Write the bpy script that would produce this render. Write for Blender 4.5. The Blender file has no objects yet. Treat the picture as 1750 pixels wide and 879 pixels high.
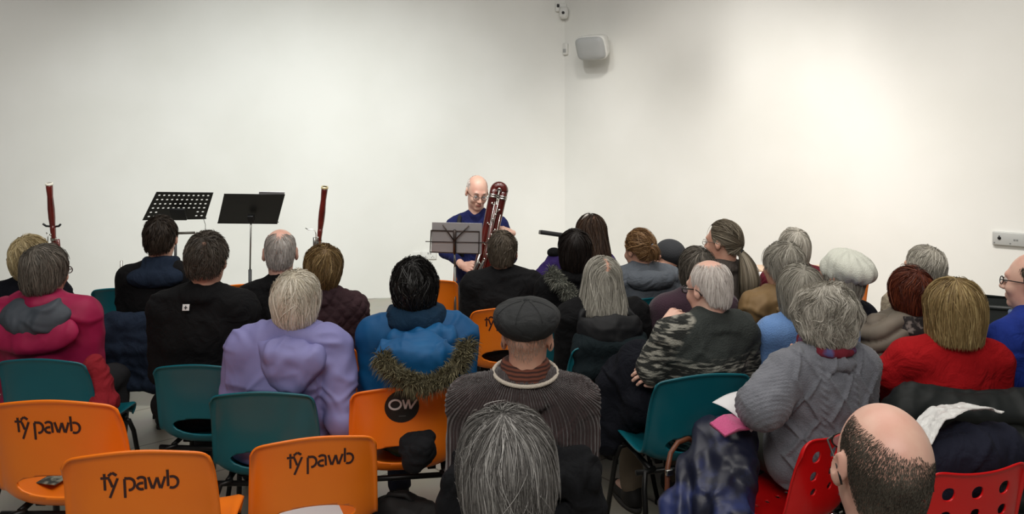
import bpy, bmesh, math, random
import numpy as np
from mathutils import Vector, Matrix

R = math.radians
SC = bpy.context.scene
COL = SC.collection
random.seed(7)

# ------------------------------------------------------------------ camera
FPX = 1361.0          # focal length in pixels of the 1750 px wide frame
HZ = 204.0            # horizon row
CAMH = 1.85
cam_d = bpy.data.cameras.new('camera')
cam = bpy.data.objects.new('camera', cam_d)
COL.objects.link(cam)
cam.location = (0, 0, CAMH)
cam.rotation_euler = (R(90), 0, 0)
cam_d.sensor_width = 36.0
cam_d.lens = FPX / 1750.0 * 36.0
cam_d.shift_y = -(439.5 - HZ) / 1750.0
cam_d.clip_start = 0.05
SC.camera = cam

# ------------------------------------------------------------------ world, lights, exposure
SC.view_settings.view_transform = 'Standard'
SC.view_settings.look = 'None'
SC.view_settings.gamma = 1.0
SC.view_settings.use_curve_mapping = False
SC.view_settings.exposure = 0.0
w = bpy.data.worlds.new('world')
SC.world = w
w.use_nodes = True
w.node_tree.nodes['Background'].inputs[0].default_value = (1.0, 0.98, 0.95, 1)
w.node_tree.nodes['Background'].inputs[1].default_value = 0.13


def aim(o, target):
    d = Vector(target) - o.location
    o.rotation_euler = d.to_track_quat('-Z', 'Y').to_euler()


def spot(name, loc, target, power, angle, blend, color, size=0.12):
    l = bpy.data.lights.new(name, 'SPOT')
    l.energy = power
    l.spot_size = R(angle)
    l.spot_blend = blend
    l.color = color
    l.shadow_soft_size = size
    o = bpy.data.objects.new(name, l)
    COL.objects.link(o)
    o.location = loc
    aim(o, target)
    return o


def area(name, loc, target, power, sx, sy, color):
    l = bpy.data.lights.new(name, 'AREA')
    l.shape = 'RECTANGLE'
    l.size = sx
    l.size_y = sy
    l.energy = power
    l.color = color
    o = bpy.data.objects.new(name, l)
    COL.objects.link(o)
    o.location = loc
    aim(o, target)
    return o


WARM = (1.0, 0.955, 0.89)
COOL = (0.96, 1.0, 0.97)
spot('wall_spot', (-5.0, 4.2, 4.3), (-5.7, 7.8, 0.3), 215, 84, 1.0, (1.0, 0.98, 0.94))
spot('wall_spot', (-2.2, 4.0, 4.3), (-2.5, 8.1, 0.2), 630, 78, 1.0, COOL)
spot('wall_spot', (-0.6, 4.2, 4.3), (-0.8, 8.2, 0.4), 270, 72, 1.0, COOL)
spot('wall_spot', (0.6, 4.6, 4.3), (2.0, 7.3, 0.25), 490, 74, 0.9, WARM, 0.17)
spot('wall_spot', (1.6, 3.4, 4.3), (3.6, 6.0, 0.3), 370, 74, 1.0, WARM, 0.15)
area('ceiling_light', (0.0, 3.6, 4.3), (0.0, 3.9, 0), 115, 5.0, 3.0, (1.0, 0.96, 0.90))
area('ceiling_light', (-0.3, -0.9, 4.3), (0.0, 2.4, 0.6), 125, 4.0, 1.2, (1.0, 0.96, 0.90))


def at(px, py, d):
    """point seen at pixel (px, py) of the 1750x879 frame, d metres in front of the camera"""
    return Vector(((px - 875.0) / FPX * d, d, CAMH - (py - HZ) / FPX * d))


# ------------------------------------------------------------------ colours and materials
def lin(c):
    r = []
    for v in c:
        v = v / 255.0
        r.append(v / 12.92 if v <= 0.04045 else ((v + 0.055) / 1.055) ** 2.4)
    return (r[0], r[1], r[2], 1.0)


MATS = {}


def mat(name, rgb, rough=0.8, metal=0.0, bump=None, rgb2=None, noise=8.0, sheen=0.0, spec=None, coat=0.0, mix=(0.35, 0.65)):
    """bump = (kind, scale, strength[, distance]); rgb2 mottles the colour with a noise"""
    if name in MATS:
        return MATS[name]
    m = bpy.data.materials.new(name)
    m.use_nodes = True
    nt = m.node_tree
    b = nt.nodes['Principled BSDF']
    b.inputs['Base Color'].default_value = lin(rgb)
    b.inputs['Roughness'].default_value = rough
    b.inputs['Metallic'].default_value = metal
    if spec is not None:
        b.inputs['Specular IOR Level'].default_value = spec
    if sheen:
        b.inputs['Sheen Weight'].default_value = sheen
        b.inputs['Sheen Roughness'].default_value = 0.5
    if coat:
        b.inputs['Coat Weight'].default_value = coat
        b.inputs['Coat Roughness'].default_value = 0.15
    tc = nt.nodes.new('ShaderNodeTexCoord')
    if rgb2 is not None:
        nz = nt.nodes.new('ShaderNodeTexNoise')
        nz.inputs['Scale'].default_value = noise
        nz.inputs['Detail'].default_value = 5
        nt.links.new(tc.outputs['Object'], nz.inputs['Vector'])
        cr = nt.nodes.new('ShaderNodeValToRGB')
        cr.color_ramp.elements[0].position = mix[0]
        cr.color_ramp.elements[1].position = mix[1]
        cr.color_ramp.elements[0].color = lin(rgb)
        cr.color_ramp.elements[1].color = lin(rgb2)
        nt.links.new(nz.outputs['Fac'], cr.inputs['Fac'])
        nt.links.new(cr.outputs['Color'], b.inputs['Base Color'])
    if bump:
        kind, scale, strength = bump[:3]
        dist = bump[3] if len(bump) > 3 else 0.004
        bp = nt.nodes.new('ShaderNodeBump')
        bp.inputs['Strength'].default_value = strength
        bp.inputs['Distance'].default_value = dist
        at_ = nt.nodes.new('ShaderNodeAttribute')
        at_.attribute_name = 'fab'
        if kind == 'noise':
            t = nt.nodes.new('ShaderNodeTexNoise')
            t.inputs['Scale'].default_value = scale
            t.inputs['Detail'].default_value = 4
            nt.links.new(tc.outputs['Object'], t.inputs['Vector'])
            nt.links.new(t.outputs['Fac'], bp.inputs['Height'])
        elif kind == 'rib':
            t = nt.nodes.new('ShaderNodeTexWave')
            t.bands_direction = 'X'
            t.inputs['Scale'].default_value = scale
            t.inputs['Distortion'].default_value = 0.4
            t.inputs['Detail Scale'].default_value = 3
            nt.links.new(at_.outputs['Vector'], t.inputs['Vector'])
            nt.links.new(t.outputs['Fac'], bp.inputs['Height'])
        elif kind == 'weave':
            t = nt.nodes.new('ShaderNodeTexVoronoi')
            t.inputs['Scale'].default_value = scale
            nt.links.new(tc.outputs['Object'], t.inputs['Vector'])
            nt.links.new(t.outputs['Distance'], bp.inputs['Height'])
        if kind == 'noise' and dist == 0.002:
            # broad soft creases under the weave
            t2 = nt.nodes.new('ShaderNodeTexNoise')
            t2.inputs['Scale'].default_value = 11
            t2.inputs['Detail'].default_value = 3
            t2.inputs['Distortion'].default_value = 1.2
            b2 = nt.nodes.new('ShaderNodeBump')
            b2.inputs['Strength'].default_value = 0.6
            b2.inputs['Distance'].default_value = 0.03
            nt.links.new(tc.outputs['Object'], t2.inputs['Vector'])
            nt.links.new(t2.outputs['Fac'], b2.inputs['Height'])
            nt.links.new(b2.outputs['Normal'], bp.inputs['Normal'])
        nt.links.new(bp.outputs['Normal'], b.inputs['Normal'])
    MATS[name] = m
    return m


def hairmat(name, stops, rough=0.55):
    """hair whose colour varies from strand to strand"""
    if name in MATS:
        return MATS[name]
    m = bpy.data.materials.new(name)
    m.use_nodes = True
    nt = m.node_tree
    b = nt.nodes['Principled BSDF']
    g = nt.nodes.new('ShaderNodeNewGeometry')
    cr = nt.nodes.new('ShaderNodeValToRGB')
    e = cr.color_ramp.elements
    e[0].position = 0
    e[0].color = lin(stops[0])
    e[1].position = 1
    e[1].color = lin(stops[-1])
    for i, s in enumerate(stops[1:-1]):
        n = e.new((i + 1) / (len(stops) - 1))
        n.color = lin(s)
    # locks: strand colours follow a coarse noise plus their own random value
    a = nt.nodes.new('ShaderNodeAttribute')
    a.attribute_name = 'lock'
    mx = nt.nodes.new('ShaderNodeMath')
    mx.operation = 'MULTIPLY_ADD'
    mx.inputs[1].default_value = 0.45
    nt.links.new(g.outputs['Random Per Island'], mx.inputs[0])
    nt.links.new(a.outputs['Fac'], mx.inputs[2])
    nt.links.new(mx.outputs[0], cr.inputs['Fac'])
    nt.links.new(cr.outputs['Color'], b.inputs['Base Color'])
    b.inputs['Roughness'].default_value = rough
    b.inputs['Specular IOR Level'].default_value = 0.35
    MATS[name] = m
    return m


# ------------------------------------------------------------------ objects
def setp(o, label=None, cat=None, group=None, kind=None):
    if label:
        o['label'] = label
    if cat:
        o['category'] = cat
    if group:
        o['group'] = group
    if kind:
        o['kind'] = kind
    return o


def empty(name, loc=(0, 0, 0), rz=0.0):
    o = bpy.data.objects.new(name, None)
    o.empty_display_size = 0.1
    COL.objects.link(o)
    o.location = loc
    o.rotation_euler = (0, 0, rz)
    return o


def mesh_obj(name, V, F, m, parent=None, smooth=True):
    me = bpy.data.meshes.new(name)
    if isinstance(V, np.ndarray):
        V = V.tolist()
    if isinstance(F, np.ndarray):
        F = F.tolist()
    me.from_pydata(V, [], F)
    if smooth:
        me.polygons.foreach_set('use_smooth', [True] * len(me.polygons))
    if isinstance(m, (list, tuple)):
        for x in m:
            me.materials.append(x)
    else:
        me.materials.append(m)
    o = bpy.data.objects.new(name, me)
    COL.objects.link(o)
    if parent is not None:
        o.parent = parent
    return o


class MB:
    """collects shapes and links them as one mesh"""

    def __init__(self):
        self.V = []
        self.F = []

    def add(self, V, F):
        n = len(self.V)
        self.V += [tuple(v) for v in V]
        self.F += [tuple(i + n for i in f) for f in F]

    def box(self, c, s, rot=None, bev=0.0):
        bm = bmesh.new()
        bmesh.ops.create_cube(bm, size=1.0)
        for v in bm.verts:
            v.co = Vector((v.co.x * s[0], v.co.y * s[1], v.co.z * s[2]))
        if bev:
            bmesh.ops.bevel(bm, geom=list(bm.edges), offset=bev, segments=3, profile=0.5, affect='EDGES')
        M = Matrix.Translation(Vector(c))
        if rot is not None:
            M = M @ (rot.to_4x4() if isinstance(rot, Matrix) else Matrix.Rotation(rot, 4, 'Z'))
        bm.transform(M)
        self.add([v.co[:] for v in bm.verts], [[v.index for v in f.verts] for f in bm.faces])
        bm.free()
        return self

    def tube(self, pts, r, n=10, caps=True):
        pts = [Vector(p) for p in pts]
        k = len(pts)
        rr = r if isinstance(r, (list, tuple)) else [r] * k
        t0 = (pts[1] - pts[0]).normalized()
        up = Vector((0, 0, 1)) if abs(t0.z) < 0.9 else Vector((0, 1, 0))
        a = t0.cross(up).normalized()
        V = []
        for i, p in enumerate(pts):
            if i == 0:
                t = t0
            elif i == k - 1:
                t = (pts[i] - pts[i - 1]).normalized()
            else:
                t = ((pts[i + 1] - p).normalized() + (p - pts[i - 1]).normalized())
                t = t.normalized() if t.length > 1e-6 else t0
            a = (a - t * a.dot(t)).normalized()
            b = t.cross(a)
            for j in range(n):
                th = 2 * math.pi * j / n
                V.append(p + (a * math.cos(th) + b * math.sin(th)) * rr[i])
        F = []
        for i in range(k - 1):
            for j in range(n):
                F.append((i * n + j, i * n + (j + 1) % n, (i + 1) * n + (j + 1) % n, (i + 1) * n + j))
        if caps:
            F.append(tuple(range(n - 1, -1, -1)))
            F.append(tuple((k - 1) * n + j for j in range(n)))
        self.add(V, F)
        return self

    def lathe(self, prof, base, axis=(0, 0, 1), n=24):
        """prof = [(radius, height)] turned about axis through base"""
        ax = Vector(axis).normalized()
        a = ax.orthogonal().normalized()
        b = ax.cross(a)
        base = Vector(base)
        V = []
        for (r, h) in prof:
            for j in range(n):
                th = 2 * math.pi * j / n
                V.append(base + ax * h + (a * math.cos(th) + b * math.sin(th)) * r)
        F = []
        for i in range(len(prof) - 1):
            for j in range(n):
                F.append((i * n + j, i * n + (j + 1) % n, (i + 1) * n + (j + 1) % n, (i + 1) * n + j))
        self.add(V, F)
        return self

    def build(self, name, m, parent=None, smooth=True, auto=False):
        o = mesh_obj(name, self.V, self.F, m, parent, smooth)
        if auto:
            bm = bmesh.new()
            bm.from_mesh(o.data)
            for e in bm.edges:
                if len(e.link_faces) == 2 and e.calc_face_angle(0) > R(35):
                    e.smooth = False
            bm.to_mesh(o.data)
            bm.free()
        return o


def arc(c, r, a0, a1, n, ax=(1, 0, 0), ay=(0, 0, 1)):
    c = Vector(c)
    ax = Vector(ax)
    ay = Vector(ay)
    return [c + ax * (r * math.cos(R(a0 + (a1 - a0) * i / n))) + ay * (r * math.sin(R(a0 + (a1 - a0) * i / n))) for i in range(n + 1)]


# ------------------------------------------------------------------ noise
_rng = np.random.RandomState(11)
_LAT = _rng.rand(32, 32, 32).astype(np.float32) * 2 - 1


def vn(P, freq, seed=0):
    """smooth value noise in -1..1 at the points P (n,3); freq scalar or 3 values"""
    Q = P * np.asarray(freq) + np.array([seed * 3.17 + 100.0, seed * 7.31 + 100.0, seed * 1.93 + 100.0])
    I = np.floor(Q).astype(int)
    f = Q - I
    f = f * f * (3 - 2 * f)
    r = 0
    for dx in (0, 1):
        wx = f[:, 0] if dx else 1 - f[:, 0]
        for dy in (0, 1):
            wy = f[:, 1] if dy else 1 - f[:, 1]
            for dz in (0, 1):
                wz = f[:, 2] if dz else 1 - f[:, 2]
                r = r + _LAT[(I[:, 0] + dx) % 32, (I[:, 1] + dy) % 32, (I[:, 2] + dz) % 32] * wx * wy * wz
    return r


def vn3(P, freq, seed=0):
    return np.stack([vn(P, freq, seed), vn(P, freq, seed + 11), vn(P, freq, seed + 23)], 1)


def folds(P, f=7.0, seed=0):
    """cloth creases: ridged, warped noise"""
    Q = P + 0.05 * vn3(P, 6.0, seed + 5)
    a = 1 - np.abs(vn(Q, (f, f, f * 0.6), seed)) * 2.2
    b = 1 - np.abs(vn(Q, (f * 1.9, f * 1.9, f * 1.3), seed + 3)) * 2.2
    c = 1 - np.abs(vn(Q + 0.02 * vn3(P, 15.0, seed + 8), (f * 3.4, f * 3.4, f * 2.0), seed + 6)) * 2.4
    m = np.clip(0.5 + vn(P, 4.0, seed + 12), 0, 1)
    # sharp pulled creases running down and across
    g = 0
    for q, (ca, sa) in enumerate(((0.80, 0.60), (0.75, -0.66), (0.2, 0.98))):
        U = np.stack([(Q[:, 0] * ca + Q[:, 2] * sa) * 11.0, Q[:, 1] * 5.0, (-Q[:, 0] * sa + Q[:, 2] * ca) * 3.0], 1)
        n_ = vn(U + 0.35 * vn3(P, 9.0, seed + q), 1.0, seed + 40 + q)
        k_ = np.clip(vn(P, 5.0, seed + 60 + q) * 1.6 + 0.2, 0, 1)
        g = g + (np.exp(-(n_ / 0.13) ** 2) - 0.5 * np.exp(-((n_ - 0.3) / 0.13) ** 2)) * k_
    return 0.75 * a + 0.45 * b * (0.4 + m) + 0.28 * c * m + 0.8 * g


# ------------------------------------------------------------------ blended solids
class Field:
    def __init__(self, lo, hi, h):
        self.lo = np.array(lo, float)
        self.h = h
        n = np.ceil((np.array(hi, float) - self.lo) / h).astype(int) + 1
        self.n = n
        self.D = np.full(n, 1.0, np.float32)
        self.ax = [self.lo[i] + h * np.arange(n[i]) for i in range(3)]

    def _blk(self, lo, hi, m):
        i0 = np.clip(np.floor((np.array(lo) - m - self.lo) / self.h).astype(int), 0, self.n)
        i1 = np.clip(np.ceil((np.array(hi) + m - self.lo) / self.h).astype(int) + 1, 0, self.n)
        if (i1 <= i0).any():
            return None
        sl = tuple(slice(a, b) for a, b in zip(i0, i1))
        X, Y, Z = np.meshgrid(self.ax[0][sl[0]], self.ax[1][sl[1]], self.ax[2][sl[2]], indexing='ij')
        return sl, X, Y, Z

    def _mix(self, sl, d, k, sub):
        D = self.D[sl]
        if sub:
            a, b = -D, d
            hh = np.maximum(k - np.abs(a - b), 0) / k
            self.D[sl] = -(np.minimum(a, b) - hh * hh * k * 0.25)
        else:
            hh = np.maximum(k - np.abs(D - d), 0) / k
            self.D[sl] = np.minimum(D, d) - hh * hh * k * 0.25

    def cap(self, a, b, ra, rb=None, k=0.02, sub=False):
        rb = ra if rb is None else rb
        a = np.array(a, float)
        b = np.array(b, float)
        m = max(ra, rb) + k + 3 * self.h
        q = self._blk(np.minimum(a, b), np.maximum(a, b), m)
        if q is None:
            return self
        sl, X, Y, Z = q
        ab = b - a
        L = max(float(ab @ ab), 1e-9)
        t = np.clip(((X - a[0]) * ab[0] + (Y - a[1]) * ab[1] + (Z - a[2]) * ab[2]) / L, 0, 1)
        d = np.sqrt((X - a[0] - t * ab[0]) ** 2 + (Y - a[1] - t * ab[1]) ** 2 + (Z - a[2] - t * ab[2]) ** 2) - (ra + (rb - ra) * t)
        self._mix(sl, d.astype(np.float32), k, sub)
        return self

    def ell(self, c, r, rot=None, k=0.02, sub=False):
        c = np.array(c, float)
        r = np.array(r, float)
        m = (max(r) if rot is not None else 0) + k + 3 * self.h
        ext = np.zeros(3) if rot is not None else r
        q = self._blk(c - ext, c + ext, m)
        if q is None:
            return self
        sl, X, Y, Z = q
        X = X - c[0]
        Y = Y - c[1]
        Z = Z - c[2]
        if rot is not None:
            M = np.array(rot)
            X, Y, Z = (M[0, 0] * X + M[1, 0] * Y + M[2, 0] * Z, M[0, 1] * X + M[1, 1] * Y + M[2, 1] * Z, M[0, 2] * X + M[1, 2] * Y + M[2, 2] * Z)
        k0 = np.sqrt((X / r[0]) ** 2 + (Y / r[1]) ** 2 + (Z / r[2]) ** 2)
        k1 = np.sqrt((X / r[0] ** 2) ** 2 + (Y / r[1] ** 2) ** 2 + (Z / r[2] ** 2) ** 2) + 1e-9
        d = k0 * (k0 - 1) / k1
        self._mix(sl, d.astype(np.float32), k, sub)
        return self

    def cut(self, p, n):
        """keep the side of the plane the normal n points away from"""
        n = np.array(n, float)
        n /= np.linalg.norm(n)
        X, Y, Z = np.meshgrid(*self.ax, indexing='ij')
        d = (X - p[0]) * n[0] + (Y - p[1]) * n[1] + (Z - p[2]) * n[2]
        self.D = np.maximum(self.D, d.astype(np.float32))
        return self

    def mesh(self):
        D = self.D
        for s in (0, -1):
            D[s, :, :] = np.maximum(D[s, :, :], 0.01)
            D[:, s, :] = np.maximum(D[:, s, :], 0.01)
            D[:, :, s] = np.maximum(D[:, :, s], 0.01)
        ins = D < 0
        nx, ny, nz = np.array(D.shape) - 1
        cnt = np.zeros((nx, ny, nz), np.int8)
        for dx in (0, 1):
            for dy in (0, 1):
                for dz in (0, 1):
                    cnt += ins[dx:dx + nx, dy:dy + ny, dz:dz + nz]
        I, J, K = np.nonzero((cnt > 0) & (cnt < 8))
        acc = np.zeros((len(I), 3))
        c = np.zeros(len(I))
        corners = [(x, y, z) for x in (0, 1) for y in (0, 1) for z in (0, 1)]
        for p in corners:
            for axx in range(3):
                if p[axx] == 1:
                    continue
                q = list(p)
                q[axx] = 1
                a = D[I + p[0], J + p[1], K + p[2]]
                b = D[I + q[0], J + q[1], K + q[2]]
                mk = (a < 0) != (b < 0)
                t = np.where(mk, a / np.where(mk, a - b, 1), 0)
                for x in range(3):
                    acc[:, x] += np.where(mk, p[x] + (t if x == axx else 0), 0)
                c += mk
        V = (np.stack([I, J, K], 1) + acc / c[:, None]) * self.h + self.lo
        idx = np.full((nx, ny, nz), -1, np.int64)
        idx[I, J, K] = np.arange(len(I))
        F = []
        for axx in range(3):
            o1, o2 = (axx + 1) % 3, (axx + 2) % 3
            sl0 = [slice(1, -1)] * 3
            sl1 = [slice(1, -1)] * 3
            sl0[axx] = slice(0, -1)
            sl1[axx] = slice(1, None)
            A = ins[tuple(sl0)]
            B = ins[tuple(sl1)]
            for flip in (0, 1):
                g = np.nonzero((A & ~B) if not flip else (~A & B))
                g = [g[0].copy(), g[1].copy(), g[2].copy()]
                g[o1] += 1
                g[o2] += 1
                quad = []
                for (d1, d2) in ((-1, -1), (0, -1), (0, 0), (-1, 0)):
                    q = [g[0], g[1], g[2]]
                    q[o1] = g[o1] + d1
                    q[o2] = g[o2] + d2
                    quad.append(idx[q[0], q[1], q[2]])
                if flip:
                    quad = quad[::-1]
                F.append(np.stack(quad, 1))
        F = np.concatenate(F)
        F = F[(F >= 0).all(1)]
        return V, F


def vnormals(V, F):
    a = V[F[:, 2]] - V[F[:, 0]]
    b = V[F[:, 3]] - V[F[:, 1]]
    n = np.cross(a, b)
    N = np.zeros_like(V)
    for i in range(4):
        np.add.at(N, F[:, i], n)
    return N / (np.linalg.norm(N, axis=1)[:, None] + 1e-12)


def relax(V, F, it=2):
    for _ in range(it):
        S = np.zeros_like(V)
        c = np.zeros(len(V))
        for i in range(4):
            j = (i + 1) % 4
            np.add.at(S, F[:, i], V[F[:, j]])
            np.add.at(S, F[:, j], V[F[:, i]])
            np.add.at(c, F[:, i], 1)
            np.add.at(c, F[:, j], 1)
        V = 0.5 * V + 0.5 * S / np.maximum(c, 1)[:, None]
    return V


def blob(name, lo, hi, h, fill, m, parent=None, disp=None, it=2):
    """one cloth or skin solid: fill(field) adds the pieces, disp(V) pushes the surface along its normal"""
    f = Field(lo, hi, h)
    fill(f)
    V, F = f.mesh()
    V = relax(V, F, it)
    if disp is not None:
        V = V + vnormals(V, F) * disp(V)[:, None]
    o = mesh_obj(name, V, F, m, parent)
    return o


def set_fab(o, fab):
    a = o.data.attributes.new('fab', 'FLOAT_VECTOR', 'POINT')
    a.data.foreach_set('vector', fab.astype(np.float32).ravel())

# ------------------------------------------------------------------ people
SKIN = mat('skin', (212, 166, 144), 0.5, bump=('noise', 60, 0.15), rgb2=(202, 148, 126), noise=18)
SKIN_PALE = mat('skin_pale', (228, 188, 168), 0.42, bump=('noise', 60, 0.12), rgb2=(220, 168, 150), noise=14)
EYE_W = mat('eye_white', (196, 184, 176), 0.35)
DARK_METAL = mat('dark_metal', (28, 27, 27), 0.4, 0.6)
SILVER = mat('silver', (200, 198, 192), 0.22, 1.0)
BLACK_SHOE = mat('black_shoe', (24, 23, 23), 0.6)
SHOE_SOLE = mat('shoe_sole', (60, 58, 56), 0.8)
TR_BLACK = mat('trousers_black', (26, 26, 30), 0.9, bump=('noise', 200, 0.3))
TR_NAVY = mat('trousers_navy', (30, 34, 52), 0.9, bump=('noise', 200, 0.3))
TR_KHAKI = mat('trousers_khaki', (112, 100, 84), 0.9, bump=('noise', 200, 0.3))

_lens = bpy.data.materials.new('spectacle_lens')
_lens.use_nodes = True
_n = _lens.node_tree
_b = _n.nodes['Principled BSDF']
_b.inputs['Base Color'].default_value = (0.9, 0.93, 0.95, 1)
_b.inputs['Roughness'].default_value = 0.05
_b.inputs['Alpha'].default_value = 0.10
MATS['lens'] = _lens


def rotm(yaw, pitch, roll):
    return Matrix.Rotation(R(yaw), 3, 'Z') @ Matrix.Rotation(R(pitch), 3, 'X') @ Matrix.Rotation(R(roll), 3, 'Y')


STAGE = (-1.7, 6.6)


class Person:
    def __init__(self, cx, ytop, d, label, group=None, turn=None, yaw=0, pitch=0, roll=0, lean=-0.03, side=0.0,
                 wid=1.0, hs=1.0, res=0.008, hres=0.006, skin=SKIN, top=0.128, turn_add=0, rootoff=-0.03, deep=1.0):
        hp = at(cx, ytop, d)
        zt = hp.z
        self.hz = zt - top * hs
        self.hs = hs
        self.k = (self.hz - 0.45) / (1.185 - 0.45)
        th = turn if turn is not None else math.degrees(math.atan2(hp.x - STAGE[0], STAGE[1] - d))
        th += turn_add
        self.th = R(th)
        self.lean, self.side, self.w = lean, side, wid
        self.deep = deep
        hy = 0.02 + lean
        off = Matrix.Rotation(self.th, 3, 'Z') @ Vector((side, hy + rootoff, 0))
        self.root = empty('person', (hp.x - off.x, hp.y - off.y, 0), self.th)
        self.Mi = (Matrix.Translation(self.root.location) @ Matrix.Rotation(self.th, 4, 'Z')).inverted()
        setp(self.root, label, 'person', group)
        self.H = Vector((side, hy + rootoff, self.hz))
        self.HM = rotm(yaw, pitch, roll)
        self.res, self.hres = res, hres
        self.skin = skin
        self.wrists = {-1: Vector((-0.10, 0.27, 0.60)), 1: Vector((0.10, 0.25, 0.60))}
        self.elbows = {-1: None, 1: None}
        self.handdir = {-1: None, 1: None}
        self.handnorm = {-1: None, 1: None}
        self.hands = {-1: 0.6, 1: 0.6}
        self.fineh = 0.0045

    def loc(self, px, py, d):
        return self.Mi @ at(px, py, d)

    def t(self, x, y, z):
        """body point, scaled to the person's height and leaned"""
        f = max(z - 0.55, 0) / 0.63
        zz = 0.45 + (z - 0.45) * self.k if z > 0.45 else z
        return Vector((x * self.w + self.side * min(f, 1.0) ** 1.3, y * (self.deep if z > 0.5 and z < 1.03 else 1) + self.lean * f, zz))

    def h(self, x, y, z):
        return self.H + self.HM @ (Vector((x, y, z)) * self.hs)

    def shoulder(self, s):
        return self.t(0.168 * s, -0.02, 0.965)

    def elbow(self, s):
        if self.elbows[s] is not None:
            return self.elbows[s]
        a = self.shoulder(s)
        b = self.wrists[s]
        mid = (a + b) / 2
        L = 0.29
        hd = (b - a).length / 2
        out = Vector((0.22 * s, -0.55, -0.9))
        ax = (b - a).normalized()
        out = (out - ax * out.dot(ax)).normalized()
        return mid + out * math.sqrt(max(L * L - hd * hd, 0.002))

    # ---- anatomy -------------------------------------------------
    def torso(self, f, g, k=0.04, hem=0.50, arms=True, cuff=0.0, sg=None):
        t = self.t
        w = self.w
        sg = g if sg is None else sg
        dp = self.deep
        f.ell(t(0, -0.02, 0.54), (0.165 * w + g, 0.125 + g, 0.10 + g * 0.5), k=k)
        f.ell(t(0, -0.005, 0.68), (0.148 * w + g, 0.115 * dp + g, 0.15), k=k)
        f.ell(t(0, -0.015, 0.86), (0.162 * w + g, 0.108 * dp + g, 0.17), k=k)
        f.cap(t(-0.135, -0.03, 0.965), t(0.135, -0.03, 0.965), 0.052 + g, k=k)
        for s in (-1, 1):
            f.cap(t(0, -0.03, 1.045), t(0.14 * s, -0.025, 0.985), 0.042 + g, 0.045 + g, k=k)
            if arms:
                sh, el, wr = self.shoulder(s), self.elbow(s), self.wrists[s]
                f.cap(sh, el, 0.047 + sg, 0.040 + sg, k=0.03)
                e2 = el + (wr - el) * (1 - cuff)
                f.cap(el, e2, 0.040 + sg, 0.027 + sg * 0.8, k=0.02)

    def head_prims(self, f):
        h, M, s_ = self.h, self.HM, self.hs

        def E(c, r, rot=None, **kw):
            RR = M if rot is None else M @ rot
            f.ell(h(*c), [v * s_ for v in r], rot=RR, **kw)

        def Cp(a, b, ra, rb=None, **kw):
            f.cap(h(*a), h(*b), ra * s_, (rb if rb is not None else ra) * s_, **kw)
        f.cap(self.t(0, -0.03, 1.0), h(0, -0.025, -0.04), 0.056, 0.054 * s_, k=0.03)
        f.cap(self.t(0, -0.02, 1.0), h(0, 0.0, -0.07), 0.05, 0.048 * s_, k=0.03)
        E((0, -0.015, 0.035), (0.075, 0.095, 0.088), k=0.02)
        E((0, 0.03, -0.015), (0.063, 0.062, 0.085), k=0.03)
        E((0, 0.036, -0.065), (0.048, 0.05, 0.045), k=0.03)
        E((0, 0.076, -0.097), (0.022, 0.018, 0.016), k=0.02)
        for s in (-1, 1):
            E((s * 0.040, 0.068, -0.03), (0.02, 0.02, 0.02), k=0.02)
        Cp((-0.032, 0.083, 0.026), (0.032, 0.083, 0.026), 0.010, k=0.02)
        for s in (-1, 1):
            E((s * 0.031, 0.101, 0.004), (0.016, 0.014, 0.011), k=0.012, sub=True)
        Cp((0, 0.092, 0.01), (0, 0.113, -0.03), 0.008, 0.011, k=0.014)
        for s in (-1, 1):
            E((s * 0.012, 0.103, -0.034), (0.008, 0.01, 0.007), k=0.008)
        Cp((-0.018, 0.090, -0.058), (0.018, 0.090, -0.058), 0.0065, k=0.008)
        Cp((-0.016, 0.088, -0.070), (0.016, 0.088, -0.070), 0.0075, k=0.008)
        Cp((-0.022, 0.101, -0.064), (0.022, 0.101, -0.064), 0.003, k=0.003, sub=True)
        for s in (-1, 1):
            rt = Matrix.Rotation(R(-22 * s), 3, 'Z') @ Matrix.Rotation(R(14), 3, 'X')
            E((s * 0.080, -0.012, 0.002), (0.008, 0.020, 0.032), rot=rt, k=0.008)
            E((s * 0.077, -0.004, -0.024), (0.007, 0.010, 0.012), k=0.008)
            E((s * 0.089, -0.006, 0.006), (0.006, 0.011, 0.019), rot=rt, k=0.004, sub=True)

    def hand_prims(self, f, s, curl, W, fwd, nrm):
        """wrist W, fwd = direction of the fingers, nrm = back of the hand"""
        y = fwd.normalized()
        z = (nrm - y * nrm.dot(y)).normalized()
        x = y.cross(z) * 1.0
        # thumb on the body's inner side: left hand (-1) thumb at +x, right hand thumb at -x
        ts = -s

        def P(a, b, c):
            return W + x * a + y * b + z * c
        f.cap(P(0, -0.03, 0), P(0, 0.02, 0), 0.024, 0.022, k=0.01)
        K = [(-0.031, 0.080), (-0.011, 0.088), (0.010, 0.087), (0.029, 0.078)]
        Ln = [0.92, 1.0, 0.95, 0.78]
        if ts > 0:
            Ln = Ln[::-1]
        for (kx, ky), l in zip(K, Ln):
            f.cap(P(kx * 0.6, 0.01, 0), P(kx, ky - 0.008, 0), 0.017, 0.0125, k=0.010)
        for i, ((kx, ky), l) in enumerate(zip(K, Ln)):
            p = P(kx, ky, 0.002)
            a = 0.25 + curl * 0.5
            r = 0.0088
            for j, seg in enumerate((0.042, 0.027, 0.021)):
                dr = y * math.cos(a) - z * math.sin(a) + x * (kx * 0.8)
                q = p + dr.normalized() * seg * l
                f.cap(p, q, r, r * 0.93, k=0.0025)
                p = q
                r *= 0.93
                a += curl * (1.1 if j == 0 else 0.8)
        p0 = P(ts * 0.018, 0.018, -0.006)
        p1 = P(ts * 0.043, 0.046, -0.014)
        p2 = P(ts * 0.052, 0.076, -0.022 - 0.012 * curl)
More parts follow.
